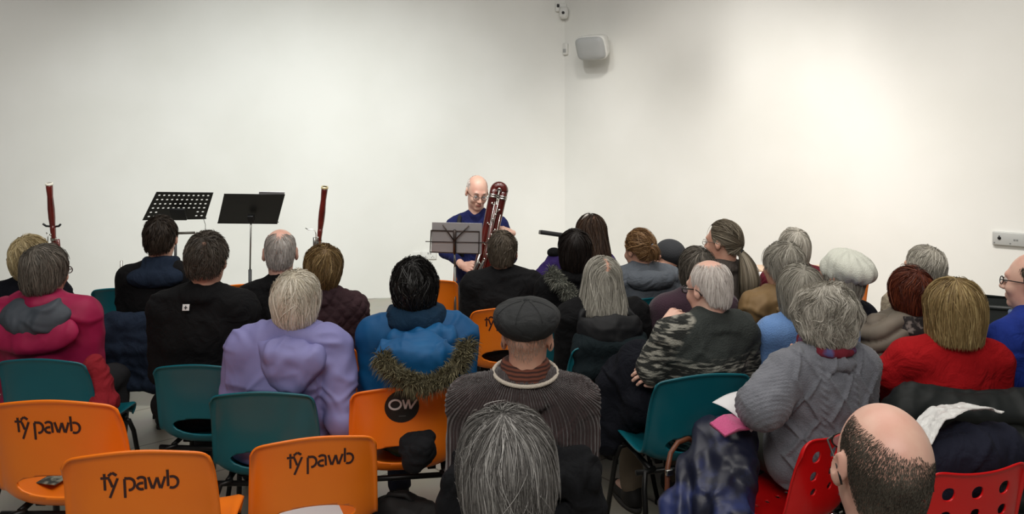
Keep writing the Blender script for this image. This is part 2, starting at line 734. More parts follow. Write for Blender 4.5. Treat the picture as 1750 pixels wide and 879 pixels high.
        p3 = P(ts * 0.046, 0.100, -0.028 - 0.02 * curl)
        f.cap(p0, p1, 0.016, 0.012, k=0.008)
        f.cap(p1, p2, 0.011, 0.0098, k=0.003)
        f.cap(p2, p3, 0.0098, 0.008, k=0.003)

    def hand_frame(self, s):
        W = self.wrists[s]
        fw = self.handdir[s]
        if fw is None:
            fw = (W - self.elbow(s)).normalized() * 0.6 + Vector((-0.5 * s, 0.3, -0.3))
        nr = self.handnorm[s]
        if nr is None:
            nr = Vector((0.25 * s, 0.25, 1.0))
        return W, Vector(fw), Vector(nr)

    def body(self, legs=True):
        """one skin surface: head, neck, trunk, arms, hands, legs"""
        VV, FF = [], []
        n = 0
        g = -0.012

        def push(f, it):
            nonlocal n
            V, F = f.mesh()
            V = relax(V, F, it)
            VV.append(V)
            FF.append(F + n)
            n += len(V)
        ext = [self.shoulder(-1), self.shoulder(1), self.elbow(-1), self.elbow(1), self.wrists[-1], self.wrists[1]]
        lo = np.min([list(e) for e in ext] + [[-0.24, -0.2, 0.06]], 0) - 0.1
        hi = np.max([list(e) for e in ext] + [[0.24, 0.56, self.H.z - 0.03]], 0) + np.array([0.1, 0.1, 0])
        hi[2] = max(hi[2], self.H.z - 0.04)
        f = Field(lo, hi, 0.013)
        self.torso(f, g, k=0.05)
        f.cap(self.t(0, -0.03, 1.0), self.h(0, -0.025, -0.07), 0.052, 0.048, k=0.03)
        if legs:
            for s in (-1, 1):
                f.cap((0.09 * s, 0.0, 0.53), (0.125 * s, 0.42, 0.50), 0.072, 0.052, k=0.04)
                f.cap((0.125 * s, 0.42, 0.50), (0.13 * s, 0.40, 0.12), 0.048, 0.034, k=0.03)
                f.cap((0.13 * s, 0.37, 0.08), (0.14 * s, 0.50, 0.06), 0.034, 0.028, k=0.03)
        push(f, 1)
        c = self.H
        q = 0.165 * self.hs
        f = Field((c.x - q, c.y - q, c.z - q - 0.06), (c.x + q, c.y + q, c.z + q), self.hres)
        self.head_prims(f)
        push(f, 1)
        for s in (-1, 1):
            W, fw, nr = self.hand_frame(s)
            f = Field(W - Vector((0.17, 0.17, 0.17)), W + Vector((0.17, 0.17, 0.17)), self.fineh if self.fineh < 0.004 else 0.005)
            self.hand_prims(f, s, self.hands[s], W, fw, nr)
            f.cap(W - (W - self.elbow(s)).normalized() * 0.09, W, 0.029, 0.023, k=0.01)
            push(f, 1)
        V = np.concatenate(VV)
        F = np.concatenate(FF)
        self.bodyobj = mesh_obj('body', V, F, self.skin, self.root)
        return self.bodyobj

    def eyes(self, iris=(70, 90, 110)):
        for s in (-1, 1):
            m = MB()
            c = self.h(s * 0.031, 0.083, 0.003)
            m.lathe([(0.0125 * math.sin(a * math.pi / 10), -0.0125 * math.cos(a * math.pi / 10)) for a in range(11)], c, self.HM @ Vector((0, 1, 0)), 16)
            e = m.build('eye', EYE_W, self.root)
            p = MB()
            p.lathe([(0.0, 0.0130), (0.0055, 0.0118), (0.0056, 0.0112)], c, self.HM @ Vector((0, 1, -0.15)), 14)
            p.build('iris', mat('iris_' + str(iris[0]), iris, 0.2), e)

    def garment(self, name, m, g=0.02, sg=None, h=0.009, fold=0.006, seed=0, extra=None, disp=None, cuff=0.10, k=0.04, arms=True, ff=7.0, it=2, zmin=None):
        g *= 0.68
        ext = [self.shoulder(-1), self.shoulder(1), self.elbow(-1), self.elbow(1), self.wrists[-1], self.wrists[1]]
        lo = np.min([list(e) for e in ext] + [[-0.26, -0.26, 0.40]], 0) - 0.12
        hi = np.max([list(e) for e in ext] + [[0.26, 0.2, self.H.z]], 0) + 0.12
        lo[2] = 0.38
        f = Field(lo, hi, h)
        self.torso(f, g, k=k, arms=arms, cuff=cuff, sg=sg)
        if extra:
            extra(f)
        V, F = f.mesh()
        V = relax(V, F, it)
        N = vnormals(V, F)
        d = fold * folds(V, ff, seed) if fold else 0
        if disp is not None:
            d = d + disp(V, N)
        V = V + N * (d[:, None] if not np.isscalar(d) else d)
        o = mesh_obj(name, V, F, m, self.root)
        # cloth coordinates: x narrows towards the neck so that ribs run up into the collar
        zs = 0.45 + (V[:, 2] - 0.45) / self.k
        yk = np.clip((zs - 0.86) / 0.2, 0, 1)
        fab = np.stack([V[:, 0] / (1 - 0.55 * yk * yk) + 0 * zs, V[:, 1], zs], 1)
        set_fab(o, fab)
        return o

    def trousers(self, m=TR_BLACK, shoes=BLACK_SHOE, wide=0.0, feet=True, fold=0.004):
        f = Field((-0.30, -0.24, 0.02), (0.30, 0.60, 0.72), 0.011)
        f.ell(self.t(0, -0.02, 0.55), (0.172, 0.135, 0.11), k=0.04)
        for s in (-1, 1):
            f.cap((0.09 * s, -0.02, 0.535), (0.13 * s, 0.43, 0.515), 0.085, 0.068, k=0.03)
            f.cap((0.13 * s, 0.43, 0.51), (0.13 * s, 0.39, 0.11), 0.064, 0.052 + wide, k=0.03)
        V, F = f.mesh()
        V = relax(V, F, 2)
        V = V + vnormals(V, F) * (fold * folds(V, 8.0, 3))[:, None]
        mesh_obj('trousers', V, F, m, self.root)
        if feet:
            for s in (-1, 1):
                f = Field((0.13 * s - 0.09, 0.26, -0.005), (0.13 * s + 0.09, 0.62, 0.16), 0.008)
                f.cap((0.13 * s, 0.36, 0.045), (0.14 * s, 0.53, 0.036), 0.042, 0.038, k=0.02)
                f.cap((0.13 * s, 0.38, 0.10), (0.13 * s, 0.38, 0.05), 0.045, 0.045, k=0.03)
                f.cut((0, 0, 0.016), (0, 0, -1))
                V, F = f.mesh()
                o = mesh_obj('shoe', relax(V, F, 2), F, shoes, self.root)
                mb = MB()
                pts = []
                for i in range(20):
                    a = 2 * math.pi * i / 20
                    pts.append((0.135 * s + 0.043 * math.cos(a) * (1 - 0.1 * math.sin(a)), 0.445 + 0.135 * math.sin(a)))
                V = [(x, y, 0.0) for x, y in pts] + [(x, y, 0.02) for x, y in pts]
                F = [(i, (i + 1) % 20, (i + 1) % 20 + 20, i + 20) for i in range(20)] + [tuple(range(19, -1, -1)), tuple(range(20, 40))]
                mb.add(V, F)
                mb.build('sole', SHOE_SOLE, o)

    def glasses(self, m=DARK_METAL, r=0.0013, half=0.020, name='glasses', lens=True):
        mb = MB()
        h = self.h
        for s in (-1, 1):
            pts = [h(s * 0.033 + half * math.cos(a) * 1.1, 0.104 - 0.10 * abs(half * math.cos(a) * s + 0) * 0.3, 0.0 + half * 0.82 * math.sin(a)) for a in [i * math.pi / 10 for i in range(21)]]
            mb.tube(pts, r * self.hs, 6, False)
            mb.tube([h(s * 0.055, 0.103, 0.006), h(s * 0.070, 0.085, 0.008), h(s * 0.082, 0.0, 0.008), h(s * 0.083, -0.02, 0.0), h(s * 0.08, -0.032, -0.018)], r * 1.1, 6)
        mb.tube([h(-0.011, 0.104, 0.004), h(0, 0.110, 0.007), h(0.011, 0.104, 0.004)], r, 6)
        o = mb.build(name, m, self.root)
        if lens:
            for s in (-1, 1):
                l = MB()
                V = [h(s * 0.033 + (half - .001) * 1.1 * math.cos(a), 0.104 - 0.03 * abs(half * math.cos(a)), (half - .001) * 0.82 * math.sin(a)) for a in [i * math.pi / 10 for i in range(20)]]
                V2 = [v + self.HM @ Vector((0, 0.0015, 0)) for v in V]
                l.add(V + V2, [tuple(range(20)), tuple(range(39, 19, -1))] + [(i, (i + 1) % 20, (i + 1) % 20 + 20, i + 20) for i in range(20)])
                l.build('lens', MATS['lens'], o, smooth=False)
        return o

    # ---- hair ----------------------------------------------------
    def hair(self, m, zl, env=(0.081, 0.101, 0.098), n=1800, wd=0.003, L=0.30, steps=9, mode='crown', crown=(0.0, -0.055), part=0.02,
             hang=0.3, flare=0.0, amp=0.25, nf=14.0, curl=0.0, down=0.6, lift=0.0, seed=1, bald=None, tie=None, lay=(0.97, 1.03),
             cap=True, fuzz=0.0, name='hair', ends=0.012, bulk=0.0, lowz=0.15, zroot=None, lock=(3, 55, 6), capl=0.978, extra=None, boff=-0.012, zoff=0.03):
        rng = np.random.RandomState(seed)
        rx, ry, rz = env
        if cap:
            rz = max(rz, 0.101)
        azs = [a for a, z in zl]
        zs_ = [z for a, z in zl]

        def zlow(P):
            az = np.degrees(np.abs(np.arctan2(P[:, 0], P[:, 1])))
            return np.interp(az, azs, zs_)

        def hprof(z):
            e = np.sqrt(np.maximum(1 - (np.minimum(z, 0) / lowz) ** 2, 0.05))
            return (1 - hang) * e + hang * (1 + flare * (-np.minimum(z, 0)) / 0.1)

        def project(P, l):
            P = P.copy()
            up = P[:, 2] >= 0
            s = 1 / np.sqrt((P[:, 0] / rx) ** 2 + (P[:, 1] / ry) ** 2 + (P[:, 2] / rz) ** 2 + 1e-9)
            q = np.sqrt((P[:, 0] / rx) ** 2 + (P[:, 1] / ry) ** 2) + 1e-6
            sc = np.where(up, s * l, hprof(P[:, 2]) / q * l)
            P[:, 0] *= sc
            P[:, 1] *= sc
            P[:, 2] *= np.where(up, s * l, 1.0)
            return P
        # roots
        C = rng.randn(n * 4, 3)
        C /= np.linalg.norm(C, axis=1)[:, None]
        P = C * np.array(env)
        zr = zlow(P) if zroot is None else np.interp(np.degrees(np.abs(np.arctan2(P[:, 0], P[:, 1]))), [a for a, z in zroot], [z for a, z in zroot])
        ok = P[:, 2] > np.maximum(zr, -0.115) - 0.004
        P[:, 2] = np.maximum(P[:, 2], -0.12)
        if bald is not None:
            bd = np.array(bald[0], float)
            bd /= np.linalg.norm(bd)
            ang = np.degrees(np.arccos(np.clip(C @ bd, -1, 1)))
            ang = ang + 7 * vn(C, 2.5, seed + 9)
            ok &= ang > bald[1] + bald[2] * (rng.rand(len(C)) ** 2)
        P = P[ok][:n]
        n = len(P)
        l0 = lay[0] + (lay[1] - lay[0]) * rng.rand(n)
        fly = (rng.rand(n) < 0.09) & cap
        l0 = l0 + np.where(fly, 0.07 * rng.rand(n), 0)
        P = project(P, l0)
        Ls = L * (0.6 + 0.5 * rng.rand(n))
        stop = zlow(P) + ends * (rng.rand(n) * 2 - 1)
        pts = [P.copy()]
        ds = Ls / steps
        jit = rng.randn(n, 3) * (fuzz + np.where(fly, 0.22, 0.04 if cap else 0.0))[:, None]
        alive = np.ones(n, bool)
        cp = np.array([crown[0], crown[1], rz * math.sqrt(max(1 - (crown[0] / rx) ** 2 - (crown[1] / ry) ** 2, 0.01))])
        for i in range(steps):
            if mode == 'crown':
                v = P - cp
                v /= np.linalg.norm(v, axis=1)[:, None] + 1e-6
                wz = np.clip((0.04 - P[:, 2]) / 0.06, 0, 1)[:, None]
                v = v * (1 - 0.7 * wz) + np.array([0, 0, -1.0]) * (down * (0.35 + wz))
            elif mode == 'part':
                sx = np.sign(pts[0][:, 0] - part)[:, None]
                wz = np.clip((0.06 - P[:, 2]) / 0.07, 0, 1)[:, None]
                v = np.concatenate([sx, -0.35 * np.ones_like(sx), -0.5 * np.ones_like(sx)], 1) * (1 - wz) + np.array([0, 0, -1.0]) * (wz + 0.15)
            elif mode == 'tie':
                v = np.array(tie) - P
                alive &= np.linalg.norm(v, axis=1) > 0.018
                v /= np.linalg.norm(v, axis=1)[:, None] + 1e-6
            elif mode == 'fwd':
                v = np.array([0.0, 0.8, 0.1]) + (P - cp) * 4
                v /= np.linalg.norm(v, axis=1)[:, None]
                wz = np.clip((0.05 - P[:, 2]) / 0.05, 0, 1)[:, None]
                v = v * (1 - 0.8 * wz) + np.array([0, 0, -1.0]) * wz
            v = v + amp * vn3(P + seed, nf, seed) + jit
            v /= np.linalg.norm(v, axis=1)[:, None] + 1e-6
            if mode != 'tie':
                alive &= P[:, 2] > stop
            st = np.where(alive, ds, 0.0)[:, None]
            Q = P + v * st
            tt = (i + 1) / steps
            ll = l0 + lift * tt + curl * vn(Q, 28.0, seed + 2) + bulk * vn(Q, 13.0, seed + 4)
            Q = project(Q, ll)
            P = np.where(alive[:, None], Q, P)
            pts.append(P.copy())
        A = np.stack(pts, 1)                       # n, steps+1, 3
        A[:, :, 1] += boff
        A[:, :, 2] += zoff
        T = np.diff(A, axis=1)
        T = np.concatenate([T, T[:, -1:]], 1)
        Nn = A - np.array([0, boff, zoff])
        Nn = Nn / np.array([rx * rx, ry * ry, rz * rz * 4])
        Nn += rng.randn(n, 1, 3) * 12
        S = np.cross(T, Nn)
        S /= np.linalg.norm(S, axis=2)[:, :, None] + 1e-9
        wv = wd * (0.6 + 0.8 * rng.rand(n))[:, None, None] * np.interp(np.linspace(0, 1, steps + 1), [0, 0.2, 0.7, 1], [0.8, 1.0, 0.9, 0.25])[None, :, None]
        a = A - S * wv * 0.5
        b = A + S * wv * 0.5
        V = np.concatenate([a, b], 2).reshape(n, (steps + 1) * 2, 3)
        base = (np.arange(n) * (steps + 1) * 2)[:, None]
        k_ = np.arange(steps) * 2
        q = np.stack([k_, k_ + 1, k_ + 3, k_ + 2], 1)
        F = (base[:, :, None] + q[None]).reshape(-1, 4)
        # drop the collapsed tail pieces
        V = V.reshape(-1, 3)
        seg = np.linalg.norm(np.diff(A, axis=1), axis=2).reshape(-1)
        F = F[seg > 1e-5]
        lockv = 0.5 + 0.5 * vn(A[:, 0] * 1.0, lock[1], seed + 31) * 0.9 + 0.12 * rng.randn(n)
        lockv = np.repeat(np.clip(lockv * 0.55, 0, 0.6), (steps + 1) * 2)
        if cap:
            na, nt_ = 64, 26
            az = np.linspace(-math.pi, math.pi, na, endpoint=False)
            dirs = np.stack([np.sin(az), np.cos(az)], 1)
            cz = np.interp(np.degrees(np.abs(az)), azs, zs_) + ends * 0.3
            G = []
            for i in range(nt_ + 1):
                t = i / nt_
                zc = rz * (1 - 1e-3) + (cz - rz) * (1 - math.cos(t * math.pi * 0.5)) ** 0.9
                zc = np.minimum(zc, rz * 0.9995)
                e = np.where(zc > 0, np.sqrt(np.maximum(1 - (zc / rz) ** 2, 0)), hprof(zc))
                p = np.stack([dirs[:, 0] * rx * e, dirs[:, 1] * ry * e, zc], 1)
                ll = capl + bulk * vn(p, 13.0, seed + 4) + 0.6 * curl * vn(p, 28.0, seed + 2)
                if bulk or curl:
                    p = p * ll[:, None]
                else:
                    p = p * capl
                G.append(p)
            # turn the rim in to the skull
            G.append(G[-1] * np.array([0.8, 0.8, 1.0]))
            G = np.concatenate(G)
            G[:, 1] += boff
            G[:, 2] += zoff
            rows = nt_ + 2
            CF = []
            for i in range(rows - 1):
                for j in range(na):
                    CF.append((i * na + j, (i + 1) * na + j, (i + 1) * na + (j + 1) % na, i * na + (j + 1) % na))
            CF = np.array(CF) + len(V)
            V = np.concatenate([V, G])
            F = np.concatenate([F, CF])
            lockv = np.concatenate([lockv, np.full(len(G), 0.12)])
        if extra is not None:
            EV, EF, EL = extra
            F = np.concatenate([F, EF + len(V)])
            V = np.concatenate([V, EV])
            lockv = np.concatenate([lockv, EL])
        M = np.array(self.HM)
        V = (V * self.hs) @ M.T + np.array(self.H)
        o = mesh_obj(name, V, F, m, self.root)
        at_ = o.data.attributes.new('lock', 'FLOAT', 'POINT')
        at_.data.foreach_set('value', lockv.astype(np.float32))
        return o

    def tail(self, name, m, pts, rad, n=500, wd=0.0035, seed=3, amp=0.012, parent=None):
        """a hank of hair along the path pts (head coordinates) with radii rad"""
        rng = np.random.RandomState(seed)
        P = np.array([list(self.h(*p)) for p in pts])
        K = 14
        t = np.linspace(0, 1, K + 1)
        s = np.linspace(0, 1, len(pts))
        # smooth resample
        C = np.stack([np.interp(t, s, P[:, i]) for i in range(3)], 1)
        for _ in range(3):
            C[1:-1] = 0.25 * C[:-2] + 0.5 * C[1:-1] + 0.25 * C[2:]
        rr = np.interp(t, s, rad)
        T = np.gradient(C, axis=0)
        T /= np.linalg.norm(T, axis=1)[:, None]
        U = np.cross(T, np.array([0, 1.0, 0.1]))
        U /= np.linalg.norm(U, axis=1)[:, None]
        W = np.cross(T, U)
        V, F, Lk = [], [], []
        th = rng.rand(n) * 2 * math.pi
        q = np.sqrt(rng.rand(n)) * 0.55 + 0.5
        nb = 0
        for i in range(n):
            end = K if rng.rand() < 0.6 else rng.randint(K - 5, K + 1)
            off = (np.cos(th[i]) * U + np.sin(th[i]) * W) * (q[i] * rr)[:, None]
            A = C + off
            A = A + amp * vn3(A, 9.0, seed) * t[:, None] + amp * 0.5 * rng.randn(3) * t[:, None]
            A = A[:end + 1]
            TT = np.gradient(A, axis=0)
            S = np.cross(TT, off[:end + 1] + rng.randn(3) * 0.01)
            S /= np.linalg.norm(S, axis=1)[:, None] + 1e-9
            ww = wd * (0.6 + 0.8 * rng.rand()) * np.linspace(1, 0.4, end + 1)[:, None] * 0.5
            v = np.stack([A - S * ww, A + S * ww], 1).reshape(-1, 3)
            V.append(v)
            k = np.arange(end) * 2
            F.append(np.stack([k, k + 1, k + 3, k + 2], 1) + nb)
            nb += len(v)
            Lk += [max(0.0, min(0.6, 0.28 + 0.25 * float(vn(off[2:3] * 1.0, 60.0, seed)[0]) + 0.1 * rng.randn()))] * len(v)
        # core
        mb = MB()
        mb.tube([Vector(c) for c in C], [float(r) * 0.9 for r in rr], 14)
        core = np.array([list(v) for v in mb.V])
        ff = [tuple(i + nb for i in f) for f in mb.F]
        V.append(core)
        F = [tuple(x) for x in np.concatenate(F).tolist()] + ff
        Lk += [0.15] * len(core)
        o = mesh_obj(name, np.concatenate(V), F, m, parent if parent is not None else self.root)
        a = o.data.attributes.new('lock', 'FLOAT', 'POINT')
        a.data.foreach_set('value', np.array(Lk, np.float32))
        return o


def fur(name, m, pts, rad, n, L, wd, parent, seed=4, tube=True, updir=None):
    """fur along the path pts: a soft tube with tapering tufts standing out of it"""
    rng = np.random.RandomState(seed)
    P = np.array([list(p) for p in pts])
    s = np.linspace(0, 1, len(pts))
    K = 40
    t = np.linspace(0, 1, K + 1)
    C = np.stack([np.interp(t, s, P[:, i]) for i in range(3)], 1)
    for _ in range(6):
        C[1:-1] = 0.25 * C[:-2] + 0.5 * C[1:-1] + 0.25 * C[2:]
    mb = MB()
    mb.tube([Vector(c) for c in C], [rad * min(1, 0.55 + 3 * min(i, K - i) / K) for i in range(K + 1)], 12)
    V = [np.array([list(v) for v in mb.V])]
    F = list(mb.F)
    nb = len(V[0])
    Lk = [0.15] * nb
    T = np.gradient(C, axis=0)
    T /= np.linalg.norm(T, axis=1)[:, None]
    U = np.cross(T, np.array([0.1, 0.2, 1.0]))
    U /= np.linalg.norm(U, axis=1)[:, None] + 1e-9
    W = np.cross(T, U)
    for i in range(n):
        u = rng.rand() * K
        j = min(int(u), K - 1)
        fr = u - j
        c = C[j] * (1 - fr) + C[j + 1] * fr
        a = rng.rand() * 2 * math.pi
        o = U[j] * math.cos(a) + W[j] * math.sin(a)
        d = o + T[j] * 0.5 * math.sin(a * 2 + j * .4) + rng.randn(3) * 0.3
        d /= np.linalg.norm(d)
        p0 = c + o * rad * 0.85
        l = L * (0.5 + rng.rand())
        p1 = p0 + d * l * 0.55
        p2 = p0 + d * l + np.array([0, 0, -0.25 * l])
        sd = np.cross(d, rng.randn(3))
        sd /= np.linalg.norm(sd)
        w2 = wd * 0.5
        V.append(np.array([p0 - sd * w2, p0 + sd * w2, p1 + sd * w2, p1 - sd * w2, p2]))
        F += [(nb, nb + 1, nb + 2, nb + 3), (nb + 3, nb + 2, nb + 4)]
        nb += 5
        Lk += [0.1 + 0.5 * rng.rand()] * 5
    o = mesh_obj(name, np.concatenate(V), F, m, parent)
    a = o.data.attributes.new('lock', 'FLOAT', 'POINT')
    a.data.foreach_set('value', np.array(Lk, np.float32))
    return o

# ------------------------------------------------------------------ the room
WALL = mat('white_wall', (232, 232, 228), 0.85, bump=('noise', 30, 0.04), rgb2=(226, 226, 221), noise=1.2)
CEIL = mat('ceiling_paint', (120, 120, 118), 0.9)
WHITE_PL = mat('white_plastic', (222, 222, 218), 0.4)
GREY_PL = mat('grey_plastic', (165, 167, 166), 0.5)

CORNER = Vector((0.559, 8.45, 0))
DL = Vector((-0.9939, -0.1104, 0))      # along the left wall, away from the corner
DR = Vector((0.7936, -0.6085, 0))       # along the right wall, away from the corner
NL = Vector((0.1104, -0.9939, 0))       # into the room
NR = Vector((-0.6085, -0.7936, 0))


def wall_point(px, py, side):
    d = Vector(((px - 875) / FPX, 1.0, -(py - HZ) / FPX))
    n = NL if side == 'L' else NR
    o = Vector((0, 0, CAMH))
    t = (CORNER - o).dot(n) / d.dot(n)
    return o + d * t


def wall_frame(side):
    """columns: along the wall to the right as seen, into the room, up"""
    x = -DL if side == 'L' else DR
    n = NL if side == 'L' else NR
    return Matrix((x, n, Vector((0, 0, 1)))).transposed()


def wall(name, a, b, n):
    a = Vector(a)
    b = Vector(b)
    o = -Vector(n) * 0.15
    V = []
    for z in (0, 4.7):
        for p in (a, b, b + o, a + o):
            V.append((p.x, p.y, z))
    F = [(0, 1, 5, 4), (1, 2, 6, 5), (2, 3, 7, 6), (3, 0, 4, 7), (4, 5, 6, 7), (3, 2, 1, 0)]
    return setp(mesh_obj(name, V, F, WALL, None, False), kind='structure')


LEND = CORNER + DL * 9.5
REND = CORNER + DR * 8.0
wall('wall_left', LEND, CORNER - DL * 0.12, NL)
wall('wall_right', CORNER - DR * 0.12, REND, NR)

# floor: large pale grey stone tiles
fm = bpy.data.materials.new('floor_tiles')
fm.use_nodes = True
nt = fm.node_tree
b = nt.nodes['Principled BSDF']
tc = nt.nodes.new('ShaderNodeTexCoord')
mp = nt.nodes.new('ShaderNodeMapping')
mp.inputs['Rotation'].default_value = (0, 0, R(-40))
br = nt.nodes.new('ShaderNodeTexBrick')
br.offset = 0.5
br.inputs['Scale'].default_value = 1.0
br.inputs['Brick Width'].default_value = 1.2
br.inputs['Row Height'].default_value = 0.6
br.inputs['Mortar Size'].default_value = 0.006
br.inputs['Color1'].default_value = lin((178, 172, 160))
br.inputs['Color2'].default_value = lin((168, 163, 152))
br.inputs['Mortar'].default_value = lin((120, 115, 106))
nt.links.new(tc.outputs['Object'], mp.inputs['Vector'])
nt.links.new(mp.outputs['Vector'], br.inputs['Vector'])
nz = nt.nodes.new('ShaderNodeTexNoise')
nz.inputs['Scale'].default_value = 5
nz.inputs['Detail'].default_value = 6
nt.links.new(tc.outputs['Object'], nz.inputs['Vector'])
mx = nt.nodes.new('ShaderNodeMixRGB')
mx.blend_type = 'MULTIPLY'
mx.inputs['Fac'].default_value = 0.25
nt.links.new(br.outputs['Color'], mx.inputs['Color1'])
nt.links.new(nz.outputs['Color'], mx.inputs['Color2'])
nt.links.new(mx.outputs['Color'], b.inputs['Base Color'])
b.inputs['Roughness'].default_value = 0.4
fl = mesh_obj('floor', [(-9.5, -1.5, -0.1), (7.5, -1.5, -0.1), (7.5, 9.2, -0.1), (-9.5, 9.2, -0.1), (-9.5, -1.5, 0), (7.5, -1.5, 0), (7.5, 9.2, 0), (-9.5, 9.2, 0)],
              [(3, 2, 1, 0), (4, 5, 6, 7), (0, 1, 5, 4), (1, 2, 6, 5), (2, 3, 7, 6), (3, 0, 4, 7)], fm, None, False)
setp(fl, kind='structure')
ce = mesh_obj('ceiling', [(-9.5, -1.5, 4.7), (7.5, -1.5, 4.7), (7.5, 9.2, 4.7), (-9.5, 9.2, 4.7), (-9.5, -1.5, 4.8), (7.5, -1.5, 4.8), (7.5, 9.2, 4.8), (-9.5, 9.2, 4.8)],
              [(3, 2, 1, 0), (4, 5, 6, 7), (0, 1, 5, 4), (1, 2, 6, 5), (2, 3, 7, 6), (3, 0, 4, 7)], CEIL, None, False)
setp(ce, kind='structure')

# fittings on the walls
WL = wall_frame('L')
WR = wall_frame('R')


def wb(mb, base, M, c, s, bev=0.004):
    mb.box(base + M @ Vector(c), s, M, bev)


# track spotlights hanging from the ceiling in front of the right wall
for i, (x, y, z) in enumerate(((0.86, 5.37, 3.78), (1.32, 5.02, 3.88))):
    tl = empty('track_spotlight', (x, y, 4.7))
    setp(tl, ['grey track spotlight hung from the ceiling nearest the corner', 'grey track spotlight hung from the ceiling towards the right wall'][i], 'spotlight')
    m = MB()
    m.tube([(0, 0, 0), (0, 0, z - 4.7 + 0.12)], 0.012, 10)
    m.build('stem', DARK_METAL, tl)
    m = MB()
    m.lathe([(0.0, 0.0), (0.05, 0.01), (0.06, 0.06), (0.06, 0.26), (0.05, 0.27), (0.045, 0.20), (0.0, 0.20)], (0, -0.02, z - 4.7 + 0.14), (0.1, 0.35, -1), 20)
    m.build('lamp_housing', GREY_PL, tl)

# loudspeaker high on the right wall
p = wall_point(1022, 84, 'R')
spk = empty('wall_speaker', p)
setp(spk, 'white wall-mounted loudspeaker with grey grille near the corner', 'speaker')
MS = Matrix.Rotation(R(-36), 3, 'Z') @ Matrix.Rotation(R(0), 3, 'X')
SM = MS @ Matrix.Rotation(R(22), 3, 'X')
m = MB()
prof = []
W2, H2, D2 = 0.17, 0.125, 0.12
cen = Vector((-0.05, -0.20, 0.02))
# housing: rounded, narrower at the back
V = []
F = []
ns = 28
for j, (yy, sc) in enumerate([(0.13, 0.45), (0.11, 0.60), (0.02, 0.86), (-0.07, 1.0), (-0.085, 1.0), (-0.095, 0.96)]):
    for i in range(ns):
        a = 2 * math.pi * i / ns
        cx_, cz_ = math.cos(a), math.sin(a)
        e = 2.0 / 5
        V.append(cen + SM @ Vector((W2 * sc * abs(cx_) ** e * (1 if cx_ > 0 else -1), yy, H2 * sc * abs(cz_) ** e * (1 if cz_ > 0 else -1))))
for j in range(5):
    for i in range(ns):
        F.append((j * ns + i, j * ns + (i + 1) % ns, (j + 1) * ns + (i + 1) % ns, (j + 1) * ns + i))
F.append(tuple(range(ns)))
F.append(tuple(5 * ns + i for i in range(ns - 1, -1, -1)))
m.add(V, F)
m.build('housing', WHITE_PL, spk, True, True)
m = MB()
V = []
F = []
for j, (yy, sc) in enumerate([(-0.093, 0.93), (-0.115, 0.92), (-0.132, 0.75), (-0.138, 0.4), (-0.14, 0.02)]):
    for i in range(ns):
        a = 2 * math.pi * i / ns
        cx_, cz_ = math.cos(a), math.sin(a)
        e = 2.0 / 5
        V.append(cen + SM @ Vector((W2 * sc * abs(cx_) ** e * (1 if cx_ > 0 else -1), yy, H2 * sc * abs(cz_) ** e * (1 if cz_ > 0 else -1))))
for j in range(4):
    for i in range(ns):
        F.append((j * ns + i, j * ns + (i + 1) % ns, (j + 1) * ns + (i + 1) % ns, (j + 1) * ns + i))
m.add(V, F)
m.build('grille', mat('speaker_grille', (172, 174, 174), 0.7, bump=('weave', 260, 0.5, 0.002)), spk)
m = MB()
m.tube([cen + SM @ Vector((0.02, 0.10, 0.0)), Vector((0.01, -0.06, 0.0)), Vector((0.03, -0.005, 0.0))], [0.022, 0.02, 0.02], 12)
m.box((0.03, -0.012, 0.0), (0.10, 0.02, 0.13), WR, 0.004)
m.build('bracket', WHITE_PL, spk)

# motion sensor and small camera in the corner
p = wall_point(967, 84, 'R')
o = empty('motion_sensor', p)
setp(o, 'small white motion sensor in the corner below the camera', 'sensor')
m = MB()
wb(m, Vector((0, 0, 0)), WR, (0.01, 0.02, 0.0), (0.055, 0.04, 0.125), 0.012)
m.build('housing', WHITE_PL, o)
m = MB()
wb(m, Vector((0, 0, 0)), WR, (0.01, 0.042, -0.02), (0.034, 0.012, 0.036), 0.004)
m.build('lens', GREY_PL, o)
p = wall_point(958, 18, 'L')
o = empty('security_camera', p)
setp(o, 'small off-white security camera at the top of the corner', 'camera')
m = MB()
wb(m, Vector((0, 0, 0)), WL, (0.0, 0.02, 0.03), (0.12, 0.04, 0.09), 0.01)
m.build('mount', WHITE_PL, o)
m = MB()
m.lathe([(0.0, 0.0), (0.035, 0.004), (0.048, 0.03), (0.05, 0.08), (0.045, 0.12), (0.0, 0.13)], (0.03, -0.075, -0.095), (0, 0.15, 1), 20)
m.build('housing', WHITE_PL, o)
m = MB()
m.lathe([(0.0, 0.0), (0.014, 0.0), (0.016, 0.02), (0.0, 0.021)], (0.02, -0.128, -0.04), (0, 1, 0.2), 14)
m.build('lens', mat('camera_glass', (30, 30, 32), 0.15), o)
m = MB()
wb(m, Vector((-0.03, -0.05, 0.045)), WL, (0, 0, 0), (0.025, 0.03, 0.03), 0.003)
m.build('hinge', DARK_METAL, o)

